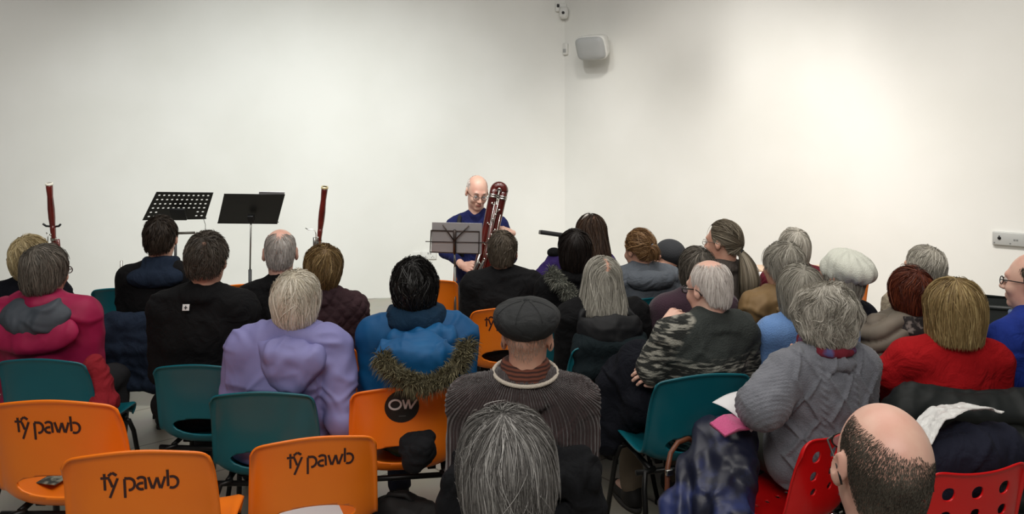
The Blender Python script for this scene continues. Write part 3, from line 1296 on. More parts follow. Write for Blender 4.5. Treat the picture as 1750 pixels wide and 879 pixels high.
# sockets
p = wall_point(712.5, 437, 'L')
o = empty('wall_socket', p)
setp(o, 'plain white blank plate low on the wall, left of the twin socket', 'wall plate')
m = MB()
wb(m, Vector((0, 0, 0)), WL, (0, 0.008, 0), (0.082, 0.018, 0.084), 0.004)
m.build('plate', WHITE_PL, o)
for s in (-1, 1):
    m = MB()
    wb(m, Vector((0, 0, 0)), WL, (0.03 * s, 0.018, 0), (0.006, 0.003, 0.006), 0.001)
    m.build('screw', GREY_PL, o)
p = wall_point(733.5, 436, 'L')
o = empty('wall_socket', p)
setp(o, 'white twin power socket low on the wall behind the wire music stand', 'socket')
m = MB()
wb(m, Vector((0, 0, 0)), WL, (0, 0.008, 0), (0.146, 0.018, 0.086), 0.004)
m.build('plate', WHITE_PL, o)
for s in (-1, 1):
    m = MB()
    wb(m, Vector((0, 0, 0)), WL, (0.036 * s, 0.017, -0.012), (0.006, 0.003, 0.008), 0.001)
    wb(m, Vector((0, 0, 0)), WL, (0.036 * s - 0.012, 0.017, -0.024), (0.008, 0.003, 0.005), 0.001)
    wb(m, Vector((0, 0, 0)), WL, (0.036 * s + 0.012, 0.017, -0.024), (0.008, 0.003, 0.005), 0.001)
    m.build('pin_holes', DARK_METAL, o)
    m = MB()
    wb(m, Vector((0, 0, 0)), WL, (0.012 * s, 0.020, 0.022), (0.013, 0.008, 0.018), 0.002)
    m.build('switch', GREY_PL, o)

p = wall_point(1725, 408, 'R')
o = empty('key_switch', p)
setp(o, 'grey metal key switch plate on the right wall', 'switch plate')
m = MB()
wb(m, Vector((0, 0, 0)), WR, (0, 0.016, 0), (0.215, 0.034, 0.098), 0.004)
m.build('plate', mat('brushed_steel', (190, 192, 190), 0.5, 0.3), o)
m = MB()
m.lathe([(0.0, 0.006), (0.011, 0.005), (0.012, 0.0)], WR @ Vector((-0.062, 0.034, 0.002)), NR, 16)
m.box(WR @ Vector((-0.062, 0.036, 0.012)), (0.007, 0.004, 0.02), WR, 0.001)
m.build('keyhole', DARK_METAL, o)
m = MB()
for dx in (0.035, 0.052):
    wb(m, Vector((0, 0, 0)), WR, (dx, 0.034, -0.004), (0.013, 0.004, 0.012), 0.001)
m.build('indicator', mat('dim_grey', (130, 132, 130), 0.6), o)
for (dx, dz) in ((-0.095, -0.034), (0.008, -0.032)):
    m = MB()
    m.lathe([(0.0, 0.004), (0.005, 0.003), (0.006, 0.0)], WR @ Vector((dx, 0.033, dz)), NR, 10)
    m.build('screw', mat('dim_grey', (130, 132, 130), 0.6), o)


# ------------------------------------------------------------------ chairs
def catmull(P, n):
    P = [np.array(p, float) for p in P]
    out = []
    Q = [2 * P[0] - P[1]] + P + [2 * P[-1] - P[-2]]
    for i in range(1, len(Q) - 2):
        for j in range(n):
            t = j / n
            a, b_, c, d = Q[i - 1], Q[i], Q[i + 1], Q[i + 2]
            out.append(0.5 * ((2 * b_) + (-a + c) * t + (2 * a - 5 * b_ + 4 * c - d) * t * t + (-a + 3 * b_ - 3 * c + d) * t ** 3))
    out.append(P[-1])
    return np.array(out)


PROF = catmull([(0.245, 0.405), (0.235, 0.432), (0.19, 0.443), (0.08, 0.432), (-0.04, 0.420), (-0.11, 0.424), (-0.155, 0.452), (-0.178, 0.51), (-0.196, 0.62), (-0.210, 0.72), (-0.226, 0.80)], 10)
_seg = np.concatenate([[0], np.cumsum(np.linalg.norm(np.diff(PROF, axis=0), axis=1))])
SLEN = _seg[-1]


def shell_point(u, s, off=0.0, polo=False):
    """u -1..1 across, s metres up the profile from the seat front; off = outwards (behind/below)"""
    s = min(max(s, 0), SLEN)
    y = np.interp(s, _seg, PROF[:, 0])
    z = np.interp(s, _seg, PROF[:, 1])
    s2 = min(s + 0.004, SLEN)
    s1 = s2 - 0.008
    ty = np.interp(s2, _seg, PROF[:, 0]) - np.interp(s1, _seg, PROF[:, 0])
    tz = np.interp(s2, _seg, PROF[:, 1]) - np.interp(s1, _seg, PROF[:, 1])
    L = math.hypot(ty, tz)
    ty, tz = ty / L, tz / L
    # inner normal (towards the sitter)
    ny, nz = -tz * -1, ty * -1
    v = s / SLEN
    hw = np.interp(v, [0, 0.1, 0.45, 0.6, 0.8, 1.0], [0.200, 0.215, 0.222, 0.220, 0.215, 0.207])
    cur = np.interp(v, [0, 0.12, 0.45, 0.55, 0.8, 1.0], [0.012, 0.028, 0.055, 0.055, 0.040, 0.022])
    a = abs(u)
    q = cur * a ** 3.2
    x = u * hw * (1 - 0.02 * a ** 4)
    if v > 0.72:
        f = (v - 0.72) / 0.28
        if polo:
            z += f * f * (0.030 * a * a - 0.075 * a ** 9)
        else:
            z -= f * f * (0.028 * a * a + 0.026 * a ** 18)
    if v < 0.1:
        f = (0.1 - v) / 0.1
        y -= f * (0.02 * a * a + 0.04 * a ** 8)
    return (x, y + ny * (q - off), z + nz * (q - off))


SIDE_N = None


def shell_mesh(holes, polo=False, nu=44, nv=76):
    """holes = [(u metres, s metres, ru, rs)]"""
    us = np.linspace(-1, 1, nu + 1)
    ss = np.linspace(0, SLEN, nv + 1)
    U = np.repeat(us[:, None], nv + 1, 1)
    S = np.repeat(ss[None, :], nu + 1, 0)
    HWm = 0.215
    inside = np.zeros(U.shape, bool)
    which = np.full(U.shape, -1)
    for i, (hx, hs_, ru, rs) in enumerate(holes):
        e = ((U * HWm - hx) / ru) ** 2 + ((S - hs_) / rs) ** 2
        mk = e < 1
        inside |= mk
        which[mk] = i
    F = []
    for i in range(nu):
        for j in range(nv):
            if not (inside[i, j] and inside[i + 1, j] and inside[i, j + 1] and inside[i + 1, j + 1]):
                F.append((i * (nv + 1) + j, i * (nv + 1) + j + 1, (i + 1) * (nv + 1) + j + 1, (i + 1) * (nv + 1) + j))
    V = []
    for i in range(nu + 1):
        for j in range(nv + 1):
            u, s = U[i, j], S[i, j]
            if inside[i, j]:
                hx, hs_, ru, rs = holes[which[i, j]]
                dx, dy = (u * HWm - hx) / ru, (s - hs_) / rs
                l = math.hypot(dx, dy) or 1
                u, s = (hx + dx / l * ru) / HWm, hs_ + dy / l * rs
            edge = 1 if (i in (0, nu) or j in (0, nv)) else (0.35 if (i in (1, nu - 1) or j in (1, nv - 1)) else 0)
            V.append(shell_point(u, s, 0.011 * edge, polo))
    used = sorted({k for f in F for k in f})
    mp_ = {k: n for n, k in enumerate(used)}
    return [V[k] for k in used], [tuple(mp_[k] for k in f) for f in F]


S_BEND = float(np.interp(0.0, [0, 1], [0, 1]))
_ib = int(np.argmin(np.abs(PROF[:, 1] - 0.512) + (PROF[:, 0] > -0.1) * 1))
HOLE_S = float(_seg[_ib])


def plastic(name, rgb, rgb2, rough=0.32):
    return mat(name, rgb, rough, bump=('noise', 350, 0.10, 0.001), rgb2=rgb2, noise=2.5, spec=0.45)


ORANGE = plastic('orange_plastic', (246, 128, 26), (240, 118, 20))
TEAL = plastic('teal_plastic', (14, 98, 110), (11, 90, 102))
RED = plastic('red_plastic', (214, 20, 22), (205, 14, 18))
INK = mat('dark_ink', (52, 22, 24), 0.5)
LEGM = mat('black_leg_metal', (30, 30, 30), 0.4, 0.5)
CHROME = mat('chrome', (215, 215, 215), 0.15, 1.0)


def ribbon_on_shell(mb, pts, wdt, off=0.0055):
    """stroke through pts = (x metres, s metres) on the back of the shell"""
    n = len(pts)
    L, Rr = [], []
    for i, (x, s) in enumerate(pts):
        a = pts[max(i - 1, 0)]
        b_ = pts[min(i + 1, n - 1)]
        dx, dy = b_[0] - a[0], b_[1] - a[1]
        l = math.hypot(dx, dy) or 1
        nx, ny = -dy / l * wdt / 2, dx / l * wdt / 2

        def q(xx, sv, o):
            hw = np.interp(sv / SLEN, [0, 0.1, 0.45, 0.6, 0.8, 1.0], [0.200, 0.215, 0.222, 0.220, 0.215, 0.207])
            return shell_point(xx / hw, sv, o)
        L.append((q(x + nx, s + ny, off), q(x + nx, s + ny, off - 0.002)))
        Rr.append((q(x - nx, s - ny, off), q(x - nx, s - ny, off - 0.002)))
    V = [l[0] for l in L] + [r[0] for r in Rr] + [l[1] for l in L] + [r[1] for r in Rr]
    F = []
    for i in range(n - 1):
        F.append((i, i + 1, n + i + 1, n + i))
        F.append((i, 2 * n + i, 2 * n + i + 1, i + 1))
        F.append((n + i, n + i + 1, 3 * n + i + 1, 3 * n + i))
    mb.add(V, F)


def A2(cx, cy, r, a0, a1, n=14, ry=None):
    ry = r if ry is None else ry
    return [(cx + r * math.cos(R(a0 + (a1 - a0) * i / n)), cy + ry * math.sin(R(a0 + (a1 - a0) * i / n))) for i in range(n + 1)]


def lettering(x0, s0, k=1.0):
    """the words 't y-circumflex pawb' in stencil strokes, baseline s0"""
    st = []
    H = 0.042
    # t
    st.append([(0.010, 0.062), (0.010, 0.047)])
    st.append([(0.010, 0.040), (0.010, 0.004)])
    st.append([(-0.002, 0.046), (0.026, 0.046)])
    # y with circumflex
    st.append([(0.024, 0.042), (0.033, 0.014)])
    st.append([(0.050, 0.044), (0.024, -0.022)])
    st.append([(0.022, 0.054), (0.034, 0.064)])
    st.append([(0.034, 0.064), (0.047, 0.054)])
    # p
    st.append([(0.070, 0.040), (0.070, -0.024)])
    st.append([(0.070, 0.042)] + A2(0.083, 0.021, 0.017, 100, -95, 14, 0.020))
    # a
    st.append(A2(0.120, 0.034, 0.012, 160, 0, 8, 0.009) + [(0.133, 0.002)])
    st.append([(0.126, 0.023)] + A2(0.120, 0.012, 0.013, 90, 300, 12, 0.0105))
    # w
    st.append([(0.142, 0.042), (0.152, 0.003)])
    st.append([(0.168, 0.040), (0.155, 0.002)])
    st.append([(0.168, 0.040), (0.176, 0.003)])
    st.append([(0.192, 0.042), (0.179, 0.002)])
    # b
    st.append([(0.200, 0.066), (0.200, 0.008)])
    st.append([(0.206, 0.040)] + A2(0.213, 0.021, 0.017, 95, -120, 14, 0.020))
    mb = MB()
    for s in st:
        # resample straight strokes so that they follow the curved back
        pts = []
        for i in range(len(s) - 1):
            for j in range(4):
                t = j / 4
                pts.append((s[i][0] * (1 - t) + s[i + 1][0] * t, s[i][1] * (1 - t) + s[i + 1][1] * t))
        pts.append(s[-1])
        ribbon_on_shell(mb, [(x0 + a * k, s0 + b_ * k) for a, b_ in pts], 0.0075 * k)
    return mb


def make_chair(color, polo=False):
    root = empty('plastic_chair')
    if polo:
        holes = []
        for (xs, ss, r) in [((-0.11, 0.0, 0.11), SLEN - 0.075, 0.023), ((-0.11, 0.0, 0.11), SLEN - 0.150, 0.019), ((-0.10, 0.0, 0.10), SLEN - 0.215, 0.015)]:
            for x in xs:
                holes.append((x, ss, r, r))
        for x in (-0.1, -0.03, 0.04, 0.1):
            holes.append((x, 0.20, 0.011, 0.011))
        V, F = shell_mesh(holes, True, 70, 120)
    else:
        V, F = shell_mesh([(0.0, HOLE_S, 0.135, 0.040)])
    sh = mesh_obj('seat_shell', V, F, color, root)
    md = sh.modifiers.new('thickness', 'SOLIDIFY')
    md.thickness = 0.007
    md.offset = 0
    fm_ = CHROME if polo else LEGM
    r = 0.011
    f = MB()
    for s in (-1, 1):
        f.tube([(0.17 * s, 0.17, 0.405), (0.17 * s, -0.10, 0.395)], r, 10)
    f.tube([(-0.19, 0.15, 0.398), (0.19, 0.15, 0.398)], r, 10)
    f.tube([(-0.23, -0.10, 0.385), (0.23, -0.10, 0.385)], r, 10)
    for s in (-1, 1):
        for y in (0.12, -0.05):
            f.box((0.12 * s, y, 0.41), (0.035, 0.05, 0.022), None, 0.004)
    f.build('frame', fm_, root)
    for s in (-1, 1):
        for (y0, y1) in ((0.15, 0.23), (-0.10, -0.24)):
            l = MB()
            l.tube([(0.15 * s, y0, 0.396), (0.195 * s, y0 + (y1 - y0) * 0.06, 0.385), (0.21 * s, y0 + (y1 - y0) * 0.25, 0.33), (0.235 * s, y1, 0.012)], r, 10)
            lo = l.build('leg', fm_, root)
            ft = MB()
            ft.lathe([(0.0, 0.0), (0.015, 0.0), (0.015, 0.022), (0.0, 0.025)], (0.235 * s, y1, 0.0), (0, 0, 1), 12)
            ft.build('foot_cap', LEGM, lo)
    return root


def copy_tree(o, parent=None):
    c = o.copy()
    COL.objects.link(c)
    c.parent = parent
    for ch in list(o.children):
        copy_tree(ch, c)
    return c


PROTO = {'orange': [make_chair(ORANGE), False], 'teal': [make_chair(TEAL), False], 'red': [make_chair(RED, True), False]}
LET = None


def chair(kind, label, px=None, ytop=None, turn=0, person=None, sc=1.0, text=False, group=None, shift=(0, 0), d=None, loc=None):
    pr = PROTO[kind]
    c = pr[0] if not pr[1] else copy_tree(pr[0])
    if not pr[1]:
        pr[1] = True
        # keep a clean source for later copies
        src = c
    th = R(turn)
    if person is not None:
        th = person.th + R(turn)
        L = person.root.location + Matrix.Rotation(th, 3, 'Z') @ Vector((shift[0], shift[1] - 0.04, 0))
    elif loc is not None:
        L = Vector(loc)
    else:
        d = d if d is not None else (CAMH - 0.80 * sc) * FPX / (ytop - HZ)
        L = at(px, ytop, d) - Matrix.Rotation(th, 3, 'Z') @ Vector((0, -0.226 * sc, 0))
    c.location = (L.x, L.y, 0)
    c.rotation_euler = (0, 0, th)
    c.scale = (sc, sc, sc)
    setp(c, label, 'chair', group)
    if text:
        CH_TEXT.append((c, text))
    CHAIRS.append(c)
    return c


CH_TEXT = []
CHAIRS = []


def finish_chairs():
    """lettering goes on after every copy has been made"""
    let = None
    for c, (kind, x0, s0, k) in CH_TEXT:
        if kind == 'words':
            o = lettering(x0, SLEN - s0, k).build('lettering', INK, c, False)
        else:
            m = MB()
            cx, cs, rr = x0, SLEN - s0, k
            ring = 32
            V = []
            for q, o_ in ((0, 0.0062), (0.5, 0.0064), (1, 0.006), (1, 0.002)):
                for i in range(ring):
                    a = 2 * math.pi * i / ring
                    xx, sv = cx + rr * q * math.cos(a), cs + rr * q * math.sin(a)
                    V.append(shell_point(xx / 0.212, sv, o_))
            F = [(j * ring + i, j * ring + (i + 1) % ring, (j + 1) * ring + (i + 1) % ring, (j + 1) * ring + i) for j in range(3) for i in range(ring)]
            m.add(V, F)
            dsk = m.build('round_sticker', mat('sticker_black', (20, 20, 21), 0.4), c, False)
            m = MB()
            wd = 0.0075

            def RS(pts):
                P2 = []
                for i in range(len(pts) - 1):
                    for j in range(4):
                        t = j / 4
                        P2.append((pts[i][0] * (1 - t) + pts[i + 1][0] * t, pts[i][1] * (1 - t) + pts[i + 1][1] * t))
                P2.append(pts[-1])
                ribbon_on_shell(m, [(cx + a, cs + b_) for a, b_ in P2], wd, 0.0085)
            RS(A2(-0.026, 0.010, 0.023, 0, 360, 24, 0.020))
            RS([(0.004, 0.030), (0.014, -0.010)])
            RS([(0.014, -0.010), (0.026, 0.030)])
            RS([(0.026, 0.030), (0.034, -0.010)])
            RS([(0.034, -0.010), (0.060, 0.030)])
            m.build('lettering', mat('sticker_white', (215, 215, 215), 0.5), dsk, False)
            m = MB()
            wd = 0.005
            RS([(-0.012, -0.040), (0.016, -0.040)])
            m.build('small_print', mat('sticker_grey', (70, 70, 70), 0.5), dsk, False)

# ------------------------------------------------------------------ the stage: stands and instruments
STAND_BLACK = mat('stand_black', (22, 22, 23), 0.45, 0.3)
STAND_STEEL = mat('stand_steel', (120, 118, 114), 0.35, 0.8)
STAND_BRONZE = mat('stand_bronze', (88, 78, 74), 0.4, 0.6)
PAPER = mat('paper', (226, 224, 226), 0.8)
WOOD_RED = mat('red_varnished_maple', (92, 26, 20), 0.25, rgb2=(66, 16, 13), noise=9, coat=0.5)


def panel(name, m, TL, TR, BR, BL, parent, holes=(), nu=20, nv=14, th=0.004):
    """sheet between four corners with round holes given as (u, v, r metres)"""
    TL, TR, BR, BL = map(Vector, (TL, TR, BR, BL))
    W_ = ((TR - TL).length + (BR - BL).length) / 2
    H_ = ((TL - BL).length + (TR - BR).length) / 2
    n = (TR - TL).cross(BL - TL).normalized()

    def P(u, v):
        return (TL * (1 - u) + TR * u) * (1 - v) + (BL * (1 - u) + BR * u) * v
    V, F = [], []
    us = np.linspace(0, 1, nu + 1)
    vs = np.linspace(0, 1, nv + 1)
    ins = {}
    for i, u in enumerate(us):
        for j, v in enumerate(vs):
            uu, vv = u, v
            for (hu, hv, r) in holes:
                dx, dy = (u - hu) * W_, (v - hv) * H_
                l = math.hypot(dx, dy)
                if l < r:
                    ins[(i, j)] = True
                    l = l or 1
                    uu, vv = hu + dx / l * r / W_, hv + dy / l * r / H_
                    break
            V.append(P(uu, vv))
    for i in range(nu):
        for j in range(nv):
            if all((a, b) in ins for a in (i, i + 1) for b in (j, j + 1)):
                continue
            F.append((i * (nv + 1) + j, (i + 1) * (nv + 1) + j, (i + 1) * (nv + 1) + j + 1, i * (nv + 1) + j + 1))
    o = mesh_obj(name, V, F, m, parent, False)
    md = o.modifiers.new('thickness', 'SOLIDIFY')
    md.thickness = th
    md.offset = 0
    return o


def tripod(root, base, h, m, spread=0.26, zc=0.32, turn=20):
    bx, by = base
    for i in range(3):
        a = R(turn + 120 * i)
        l = MB()
        l.tube([(bx, by, zc), (bx + spread * math.cos(a), by + spread * math.sin(a), 0.012)], 0.007, 8)
        l.tube([(bx, by, zc - 0.16), (bx + spread * 0.5 * math.cos(a), by + spread * 0.5 * math.sin(a), 0.012 + (zc - 0.012) * 0.5)], 0.005, 8)
        l.build('leg', m, root)


def loc_in(o, p):
    return Vector(p) - o.location


# perforated desk
d0 = 6.15
base = at(300, 400, d0)
s1 = empty('music_stand', (base.x, base.y, 0))
setp(s1, 'black perforated orchestral music stand, leftmost on the stage', 'music stand', 'music stands on the stage')
o1 = s1.location
TLp, TRp, BRp, BLp = [p - o1 for p in (at(268, 329, d0 - 0.13), at(364, 330, d0 - 0.10), at(350, 374, d0 + 0.10), at(244, 376, d0 + 0.05))]
hl = []
for r_ in range(6):
    for c_ in range(11):
        if r_ < 3 or c_ < 2 or c_ > 8 or (r_ == 3 and (c_ < 9)):
            hl.append((0.07 + c_ * 0.086, 0.10 + r_ * 0.155, 0.0092))
dk = panel('desk', STAND_BLACK, TLp, TRp, BRp, BLp, s1, hl, 132, 88, 0.003)
m = MB()
m.tube([TLp, TRp, BRp, BLp, TLp], 0.005, 6)
m.tube([BLp + Vector((0, 0.03, 0.0)), BRp + Vector((0, 0.03, 0.0))], 0.006, 6)
m.build('rim', STAND_BLACK, dk)
m = MB()
m.box(tuple((TLp + TRp + BRp + BLp) / 4 + Vector((0, -0.02, -0.06))), (0.12, 0.02, 0.10), Matrix.Rotation(R(25), 3, 'X'), 0.004)
m.build('back_plate', STAND_BLACK, dk)
m = MB()
m.tube([(0, 0, 0.96), (0, 0, 0.35)], 0.010, 10)
m.tube([(0, 0, 0.60), (0, 0, 0.25)], 0.015, 10)
m.build('pole', STAND_BLACK, s1)
tripod(s1, (0, 0), 0.9, STAND_BLACK)
m = MB()
a = at(333, 398, d0) - o1
b_ = at(296, 399, d0) - o1
m.tube([b_, a], 0.010, 10)
m.tube([(0, 0, a.z), b_], 0.010, 10)
m.build('accessory_arm', mat('arm_brown', (62, 56, 48), 0.6), s1)
m = MB()
m.tube([at(347, 372, d0) - o1, at(351, 384, d0) - o1, at(351, 402, d0) - o1, at(347, 440, d0) - o1, at(330, 500, d0) - o1], 0.0022, 6)
m.build('cable', STAND_BLACK, s1)

# solid desk
d0 = 6.1
base = at(428, 400, d0)
s2 = empty('music_stand', (base.x, base.y, 0))
setp(s2, 'black solid-desk music stand on a thin steel pole', 'music stand', 'music stands on the stage')
o1 = s2.location
TLp, TRp, BRp, BLp = [p - o1 for p in (at(383, 332, d0 - 0.13), at(487, 333, d0 - 0.12), at(474, 382, d0 + 0.10), at(372, 381, d0 + 0.09))]
dk = panel('desk', STAND_BLACK, TLp, TRp, BRp, BLp, s2, (), 10, 8, 0.004)
m = MB()
m.tube([BLp, BRp], 0.006, 6)
m.tube([BLp + Vector((0, 0.035, 0.005)), BRp + Vector((0, 0.035, 0.005))], 0.004, 6)
m.tube([TLp, TRp], 0.004, 6)
m.build('ledge', STAND_BLACK, dk)
m = MB()
for dx in (-0.012, 0.014):
    m.lathe([(0, -0.006), (0.004, -0.005), (0.005, 0)], (TLp + TRp + BRp + BLp) / 4 + Vector((dx, -0.006, -0.06)), (0, 1, 0.8), 10)
m.build('bolt', STAND_STEEL, dk)
m = MB()
m.box(tuple((TLp + TRp + BRp + BLp) / 4 + Vector((0, 0.0, -0.075))), (0.05, 0.03, 0.06), Matrix.Rotation(R(25), 3, 'X'), 0.004)
m.build('tilt_block', STAND_BLACK, s2)
zp = (at(428, 381, d0)).z
m = MB()
m.tube([(0.005, 0, zp + 0.06), (-0.003, 0, at(428, 462, d0).z)], 0.0065, 10)
m.build('pole', STAND_STEEL, s2)
m = MB()
m.tube([(-0.003, 0, at(428, 461, d0).z), (-0.003, 0, 0.22)], 0.013, 10)
m.build('pole_sleeve', STAND_BLACK, s2)
tripod(s2, (0, 0), 0.9, STAND_BLACK)
o = panel('sheet_music', PAPER, at(443, 327.5, d0 - 0.10), at(487, 328.5, d0 - 0.09), at(474, 380, d0 + 0.12), at(434, 380, d0 + 0.12), None, (), 2, 2, 0.003)
setp(o, 'pale sheets resting on the solid black music stand', 'sheet music')

# folding wire stand in front of the player
d0 = 5.3
base = at(778, 434, d0)
s3 = empty('music_stand', (base.x, base.y, 0))
setp(s3, 'folding wire music stand in front of the bald player', 'music stand', 'music stands on the stage')
o1 = s3.location


def q3(px, py, dd=0.0):
    # the desk leans: upper edge nearer the audience
    return at(px, py, d0 - 0.10 * (434 - py) / 50.0 + dd) - o1


m = MB()
m.tube([q3(737, 394), q3(819, 396), q3(818, 434), q3(735, 431), q3(737, 394)], 0.0045, 8)
m.tube([q3(727, 413), q3(833, 415)], 0.003, 8)
m.tube([q3(837, 412), q3(836, 417)], 0.006, 8)
m.build('desk_frame', STAND_BRONZE, s3)
m = MB()
m.tube([q3(777, 394, -0.005), q3(777, 433, -0.005)], 0.011, 8)
m.build('centre_post', STAND_BRONZE, s3)
for (px, py) in ((757, 385), (801, 386)):
    m = MB()
    m.tube([q3(776, 412, -0.015), q3(px, py, -0.015)], 0.0045, 8)
    m.build('folding_arm', STAND_BRONZE, s3)
m = MB()
m.tube([q3(777, 432, 0.0), (-0.002, 0.0, at(777, 460, d0).z)], 0.0065, 10)
m.tube([(-0.002, 0, at(777, 456, d0).z), (0, 0, 0.25)], 0.0085, 10)
m.build('pole', STAND_STEEL, s3)
tripod(s3, (0, 0), 0.9, STAND_STEEL, 0.28, 0.30, 50)
o = panel('sheet_music', PAPER, at(738.5, 380, d0 - 0.10), at(824, 382, d0 - 0.10), at(823, 435, d0 + 0.016), at(737, 432, d0 + 0.016), None, (), 6, 4, 0.002)
setp(o, 'large white sheet music on the wire stand before the player', 'sheet music')

# low stand seen edge-on
d0 = 5.55
base = at(957, 430, d0)
s4 = empty('music_stand', (base.x, base.y, 0))
setp(s4, 'black music stand seen edge-on beside the long-haired girl', 'music stand', 'music stands on the stage')
o1 = s4.location
m = MB()
c4 = (at(922, 396, d0) + at(1004, 409, d0)) / 2 - o1
m.box(tuple(c4), (0.335, 0.30, 0.03), Matrix.Rotation(R(8), 3, 'Y') @ Matrix.Rotation(R(-8), 3, 'X'), 0.006)
m.build('desk', STAND_BLACK, s4)
m = MB()
m.tube([(0, 0, c4.z), (0, 0, 0.2)], 0.011, 10)
m.build('pole', mat('pale_steel', (170, 165, 158), 0.4, 0.5), s4)
tripod(s4, (0, 0), 0.9, STAND_BLACK)

# bare stand rod at the left
p = at(206, 446, 5.4)
rd = empty('stand_pole', (p.x, p.y, 0))
setp(rd, 'slim bare grey metal pole standing behind the man in navy at the left', 'pole')
m = MB()
m.tube([(0.006, 0, p.z), (0, 0, 0.62)], 0.009, 10)
m.build('upper_pole', mat('pale_steel', (170, 165, 158), 0.4, 0.5), rd)
m = MB()
m.tube([(0, 0, 0.80), (0, 0, 0.1)], 0.013, 10)
m.build('lower_pole', STAND_STEEL, rd)
tripod(rd, (0, 0), 0.7, STAND_BLACK, 0.22, 0.25)


# bassoons on their stands
def bassoon(top, lowp, label, ring, pegs):
    """top and lowp: world points on the bell joint axis"""
    top = Vector(top)
    lowp = Vector(lowp)
    ax = (lowp - top).normalized()
    t_end = (top.z - 0.10) / -ax.z
    foot = top + ax * t_end
    o = empty('bassoon', (foot.x, foot.y, 0.03))
    setp(o, label, 'bassoon', 'bassoons standing on the stage')
    O = o.location
    T = top - O
    m = MB()
    m.lathe([(0.018, 0.02), (0.026, -0.0), (0.0255, 0.05), (0.021, 0.12), (0.024, 0.20), (0.026, 0.27), (0.024, 0.31), (0.022, 0.34)][0:1] + [(0.019, 0.0), (0.0245, 0.0), (0.0245, 0.03), (0.021, 0.10), (0.0255, 0.20), (0.0245, 0.27), (0.020, 0.33)], T, ax, 20)
    m.build('bell', WOOD_RED, o)
    m = MB()
    m.lathe([(0.019, -0.004), (0.027, -0.006), (0.028, 0.004), (0.027, 0.012), (0.0245, 0.014)], T, ax, 20)
    m.build('bell_ring', ring, o)
    m = MB()
    m.lathe([(0.0, 0.02), (0.018, 0.02), (0.019, 0.0)], T + ax * 0.0, ax, 20)
    m.build('bore', mat('bore_dark', (20, 12, 10), 0.8), o)
    side = ax.cross(Vector((0, 1, 0))).normalized()
    L = t_end
    m = MB()
    m.lathe([(0.0, 0.32), (0.019, 0.32), (0.020, 0.36), (0.018, 0.40), (0.018, L * 0.64)], T, ax, 18)
    m.build('long_joint', WOOD_RED, o)
    m = MB()
    m.lathe([(0.0, 0.44), (0.012, 0.44), (0.014, 0.5), (0.016, L * 0.64)], T + side * 0.034, ax, 14)
    m.build('wing_joint', WOOD_RED, o)
    m = MB()
    m.lathe([(0.022, L * 0.34 - 0.0), (0.0225, L * 0.34 + 0.02)], T, ax, 18)
    m.lathe([(0.0, L * 0.62), (0.042, L * 0.62), (0.042, L * 0.65), (0.0, L * 0.65)], T + side * 0.017, ax, 18)
    m.build('band', SILVER, o)
    m = MB()
    m.lathe([(0.0, L * 0.64), (0.040, L * 0.64), (0.036, L), (0.0, L)], T + side * 0.017, ax, 20)
    m.build('boot_joint', WOOD_RED, o)
    for k in range(7):
        t = 0.40 + k * 0.075
        m = MB()
        c = T + ax * t + Vector((0, -0.026, 0)) + side * (0.01 if k % 2 else -0.006)
        m.lathe([(0.0, -0.003), (0.008, -0.002), (0.008, 0.003), (0.0, 0.004)], c, Vector((0, -1, 0)), 10)
        m.tube([c, c + ax * 0.05 + side * 0.008], 0.0022, 6)
        m.build('key', SILVER, o)
    if pegs:
        m = MB()
        z = T + ax * pegs + Vector((0, 0.0, 0))
        m.tube([z + Vector((-0.062, -0.02, 0.02)), z + Vector((-0.05, 0, 0.0)), z + Vector((0, 0.03, -0.008)), z + Vector((0.05, 0, 0.0)), z + Vector((0.072, -0.02, 0.015))], 0.008, 8)
        m.tube([z + Vector((0.0, 0.03, -0.008)), z + Vector((0.0, 0.04, -0.25))], 0.008, 8)
        f_ = m.build('stand_fork', STAND_BLACK, o)
        m = MB()
        m.tube([z + Vector((-0.045, -0.005, -0.05)), z + Vector((-0.03, -0.01, -0.07)), z + Vector((-0.026, -0.02, -0.16))], 0.004, 8)
        m.build('bocal', SILVER, o)
    # floor stand
    b0 = Vector((foot.x, foot.y, 0)) - O
    m = MB()
    m.lathe([(0.0, 0.14), (0.052, 0.14), (0.055, 0.16), (0.05, 0.06), (0.0, 0.05)], b0 + Vector((0, 0, 0.0)), (0, 0, 1), 18)
    m.tube([T + ax * (0.5) + Vector((0, 0.04, 0)), b0 + Vector((0, 0.05, 0.12))], 0.008, 8)
    m.build('stand_cup', STAND_BLACK, o)
    for i in range(3):
        a = R(90 + 120 * i)
        m = MB()
        m.tube([b0 + Vector((0, 0, 0.10)), b0 + Vector((0.2 * math.cos(a), 0.2 * math.sin(a), 0.02))], 0.008, 8)
        m.build('leg', STAND_BLACK, o)
    return o


IVORY = mat('ivory_ring', (228, 222, 208), 0.35)
BRASSY = mat('pale_brass_ring', (205, 190, 150), 0.3, 0.4)
bassoon(at(84, 314, 6.15), at(92, 414, 6.2), 'dark red bassoon with white bell ring at the far left', IVORY, 0.335)
b2 = bassoon(at(555, 320, 6.15), at(545, 414, 6.2), 'dark red bassoon with gold-rimmed bell left of the player', BRASSY, 0)
m = MB()
O = b2.location
m.tube([p - O for p in (at(522, 390, 6.1), at(527, 393, 6.1), at(533, 392, 6.1), at(538, 394, 6.1), at(540, 400, 6.1), at(540, 412, 6.1))], 0.0035, 8)
m.build('bocal', SILVER, b2)
m = MB()
m.tube([p - O for p in (at(538, 406, 6.12), at(538, 424, 6.12))], 0.014, 10)
m.build('bocal_socket', STAND_STEEL, b2)


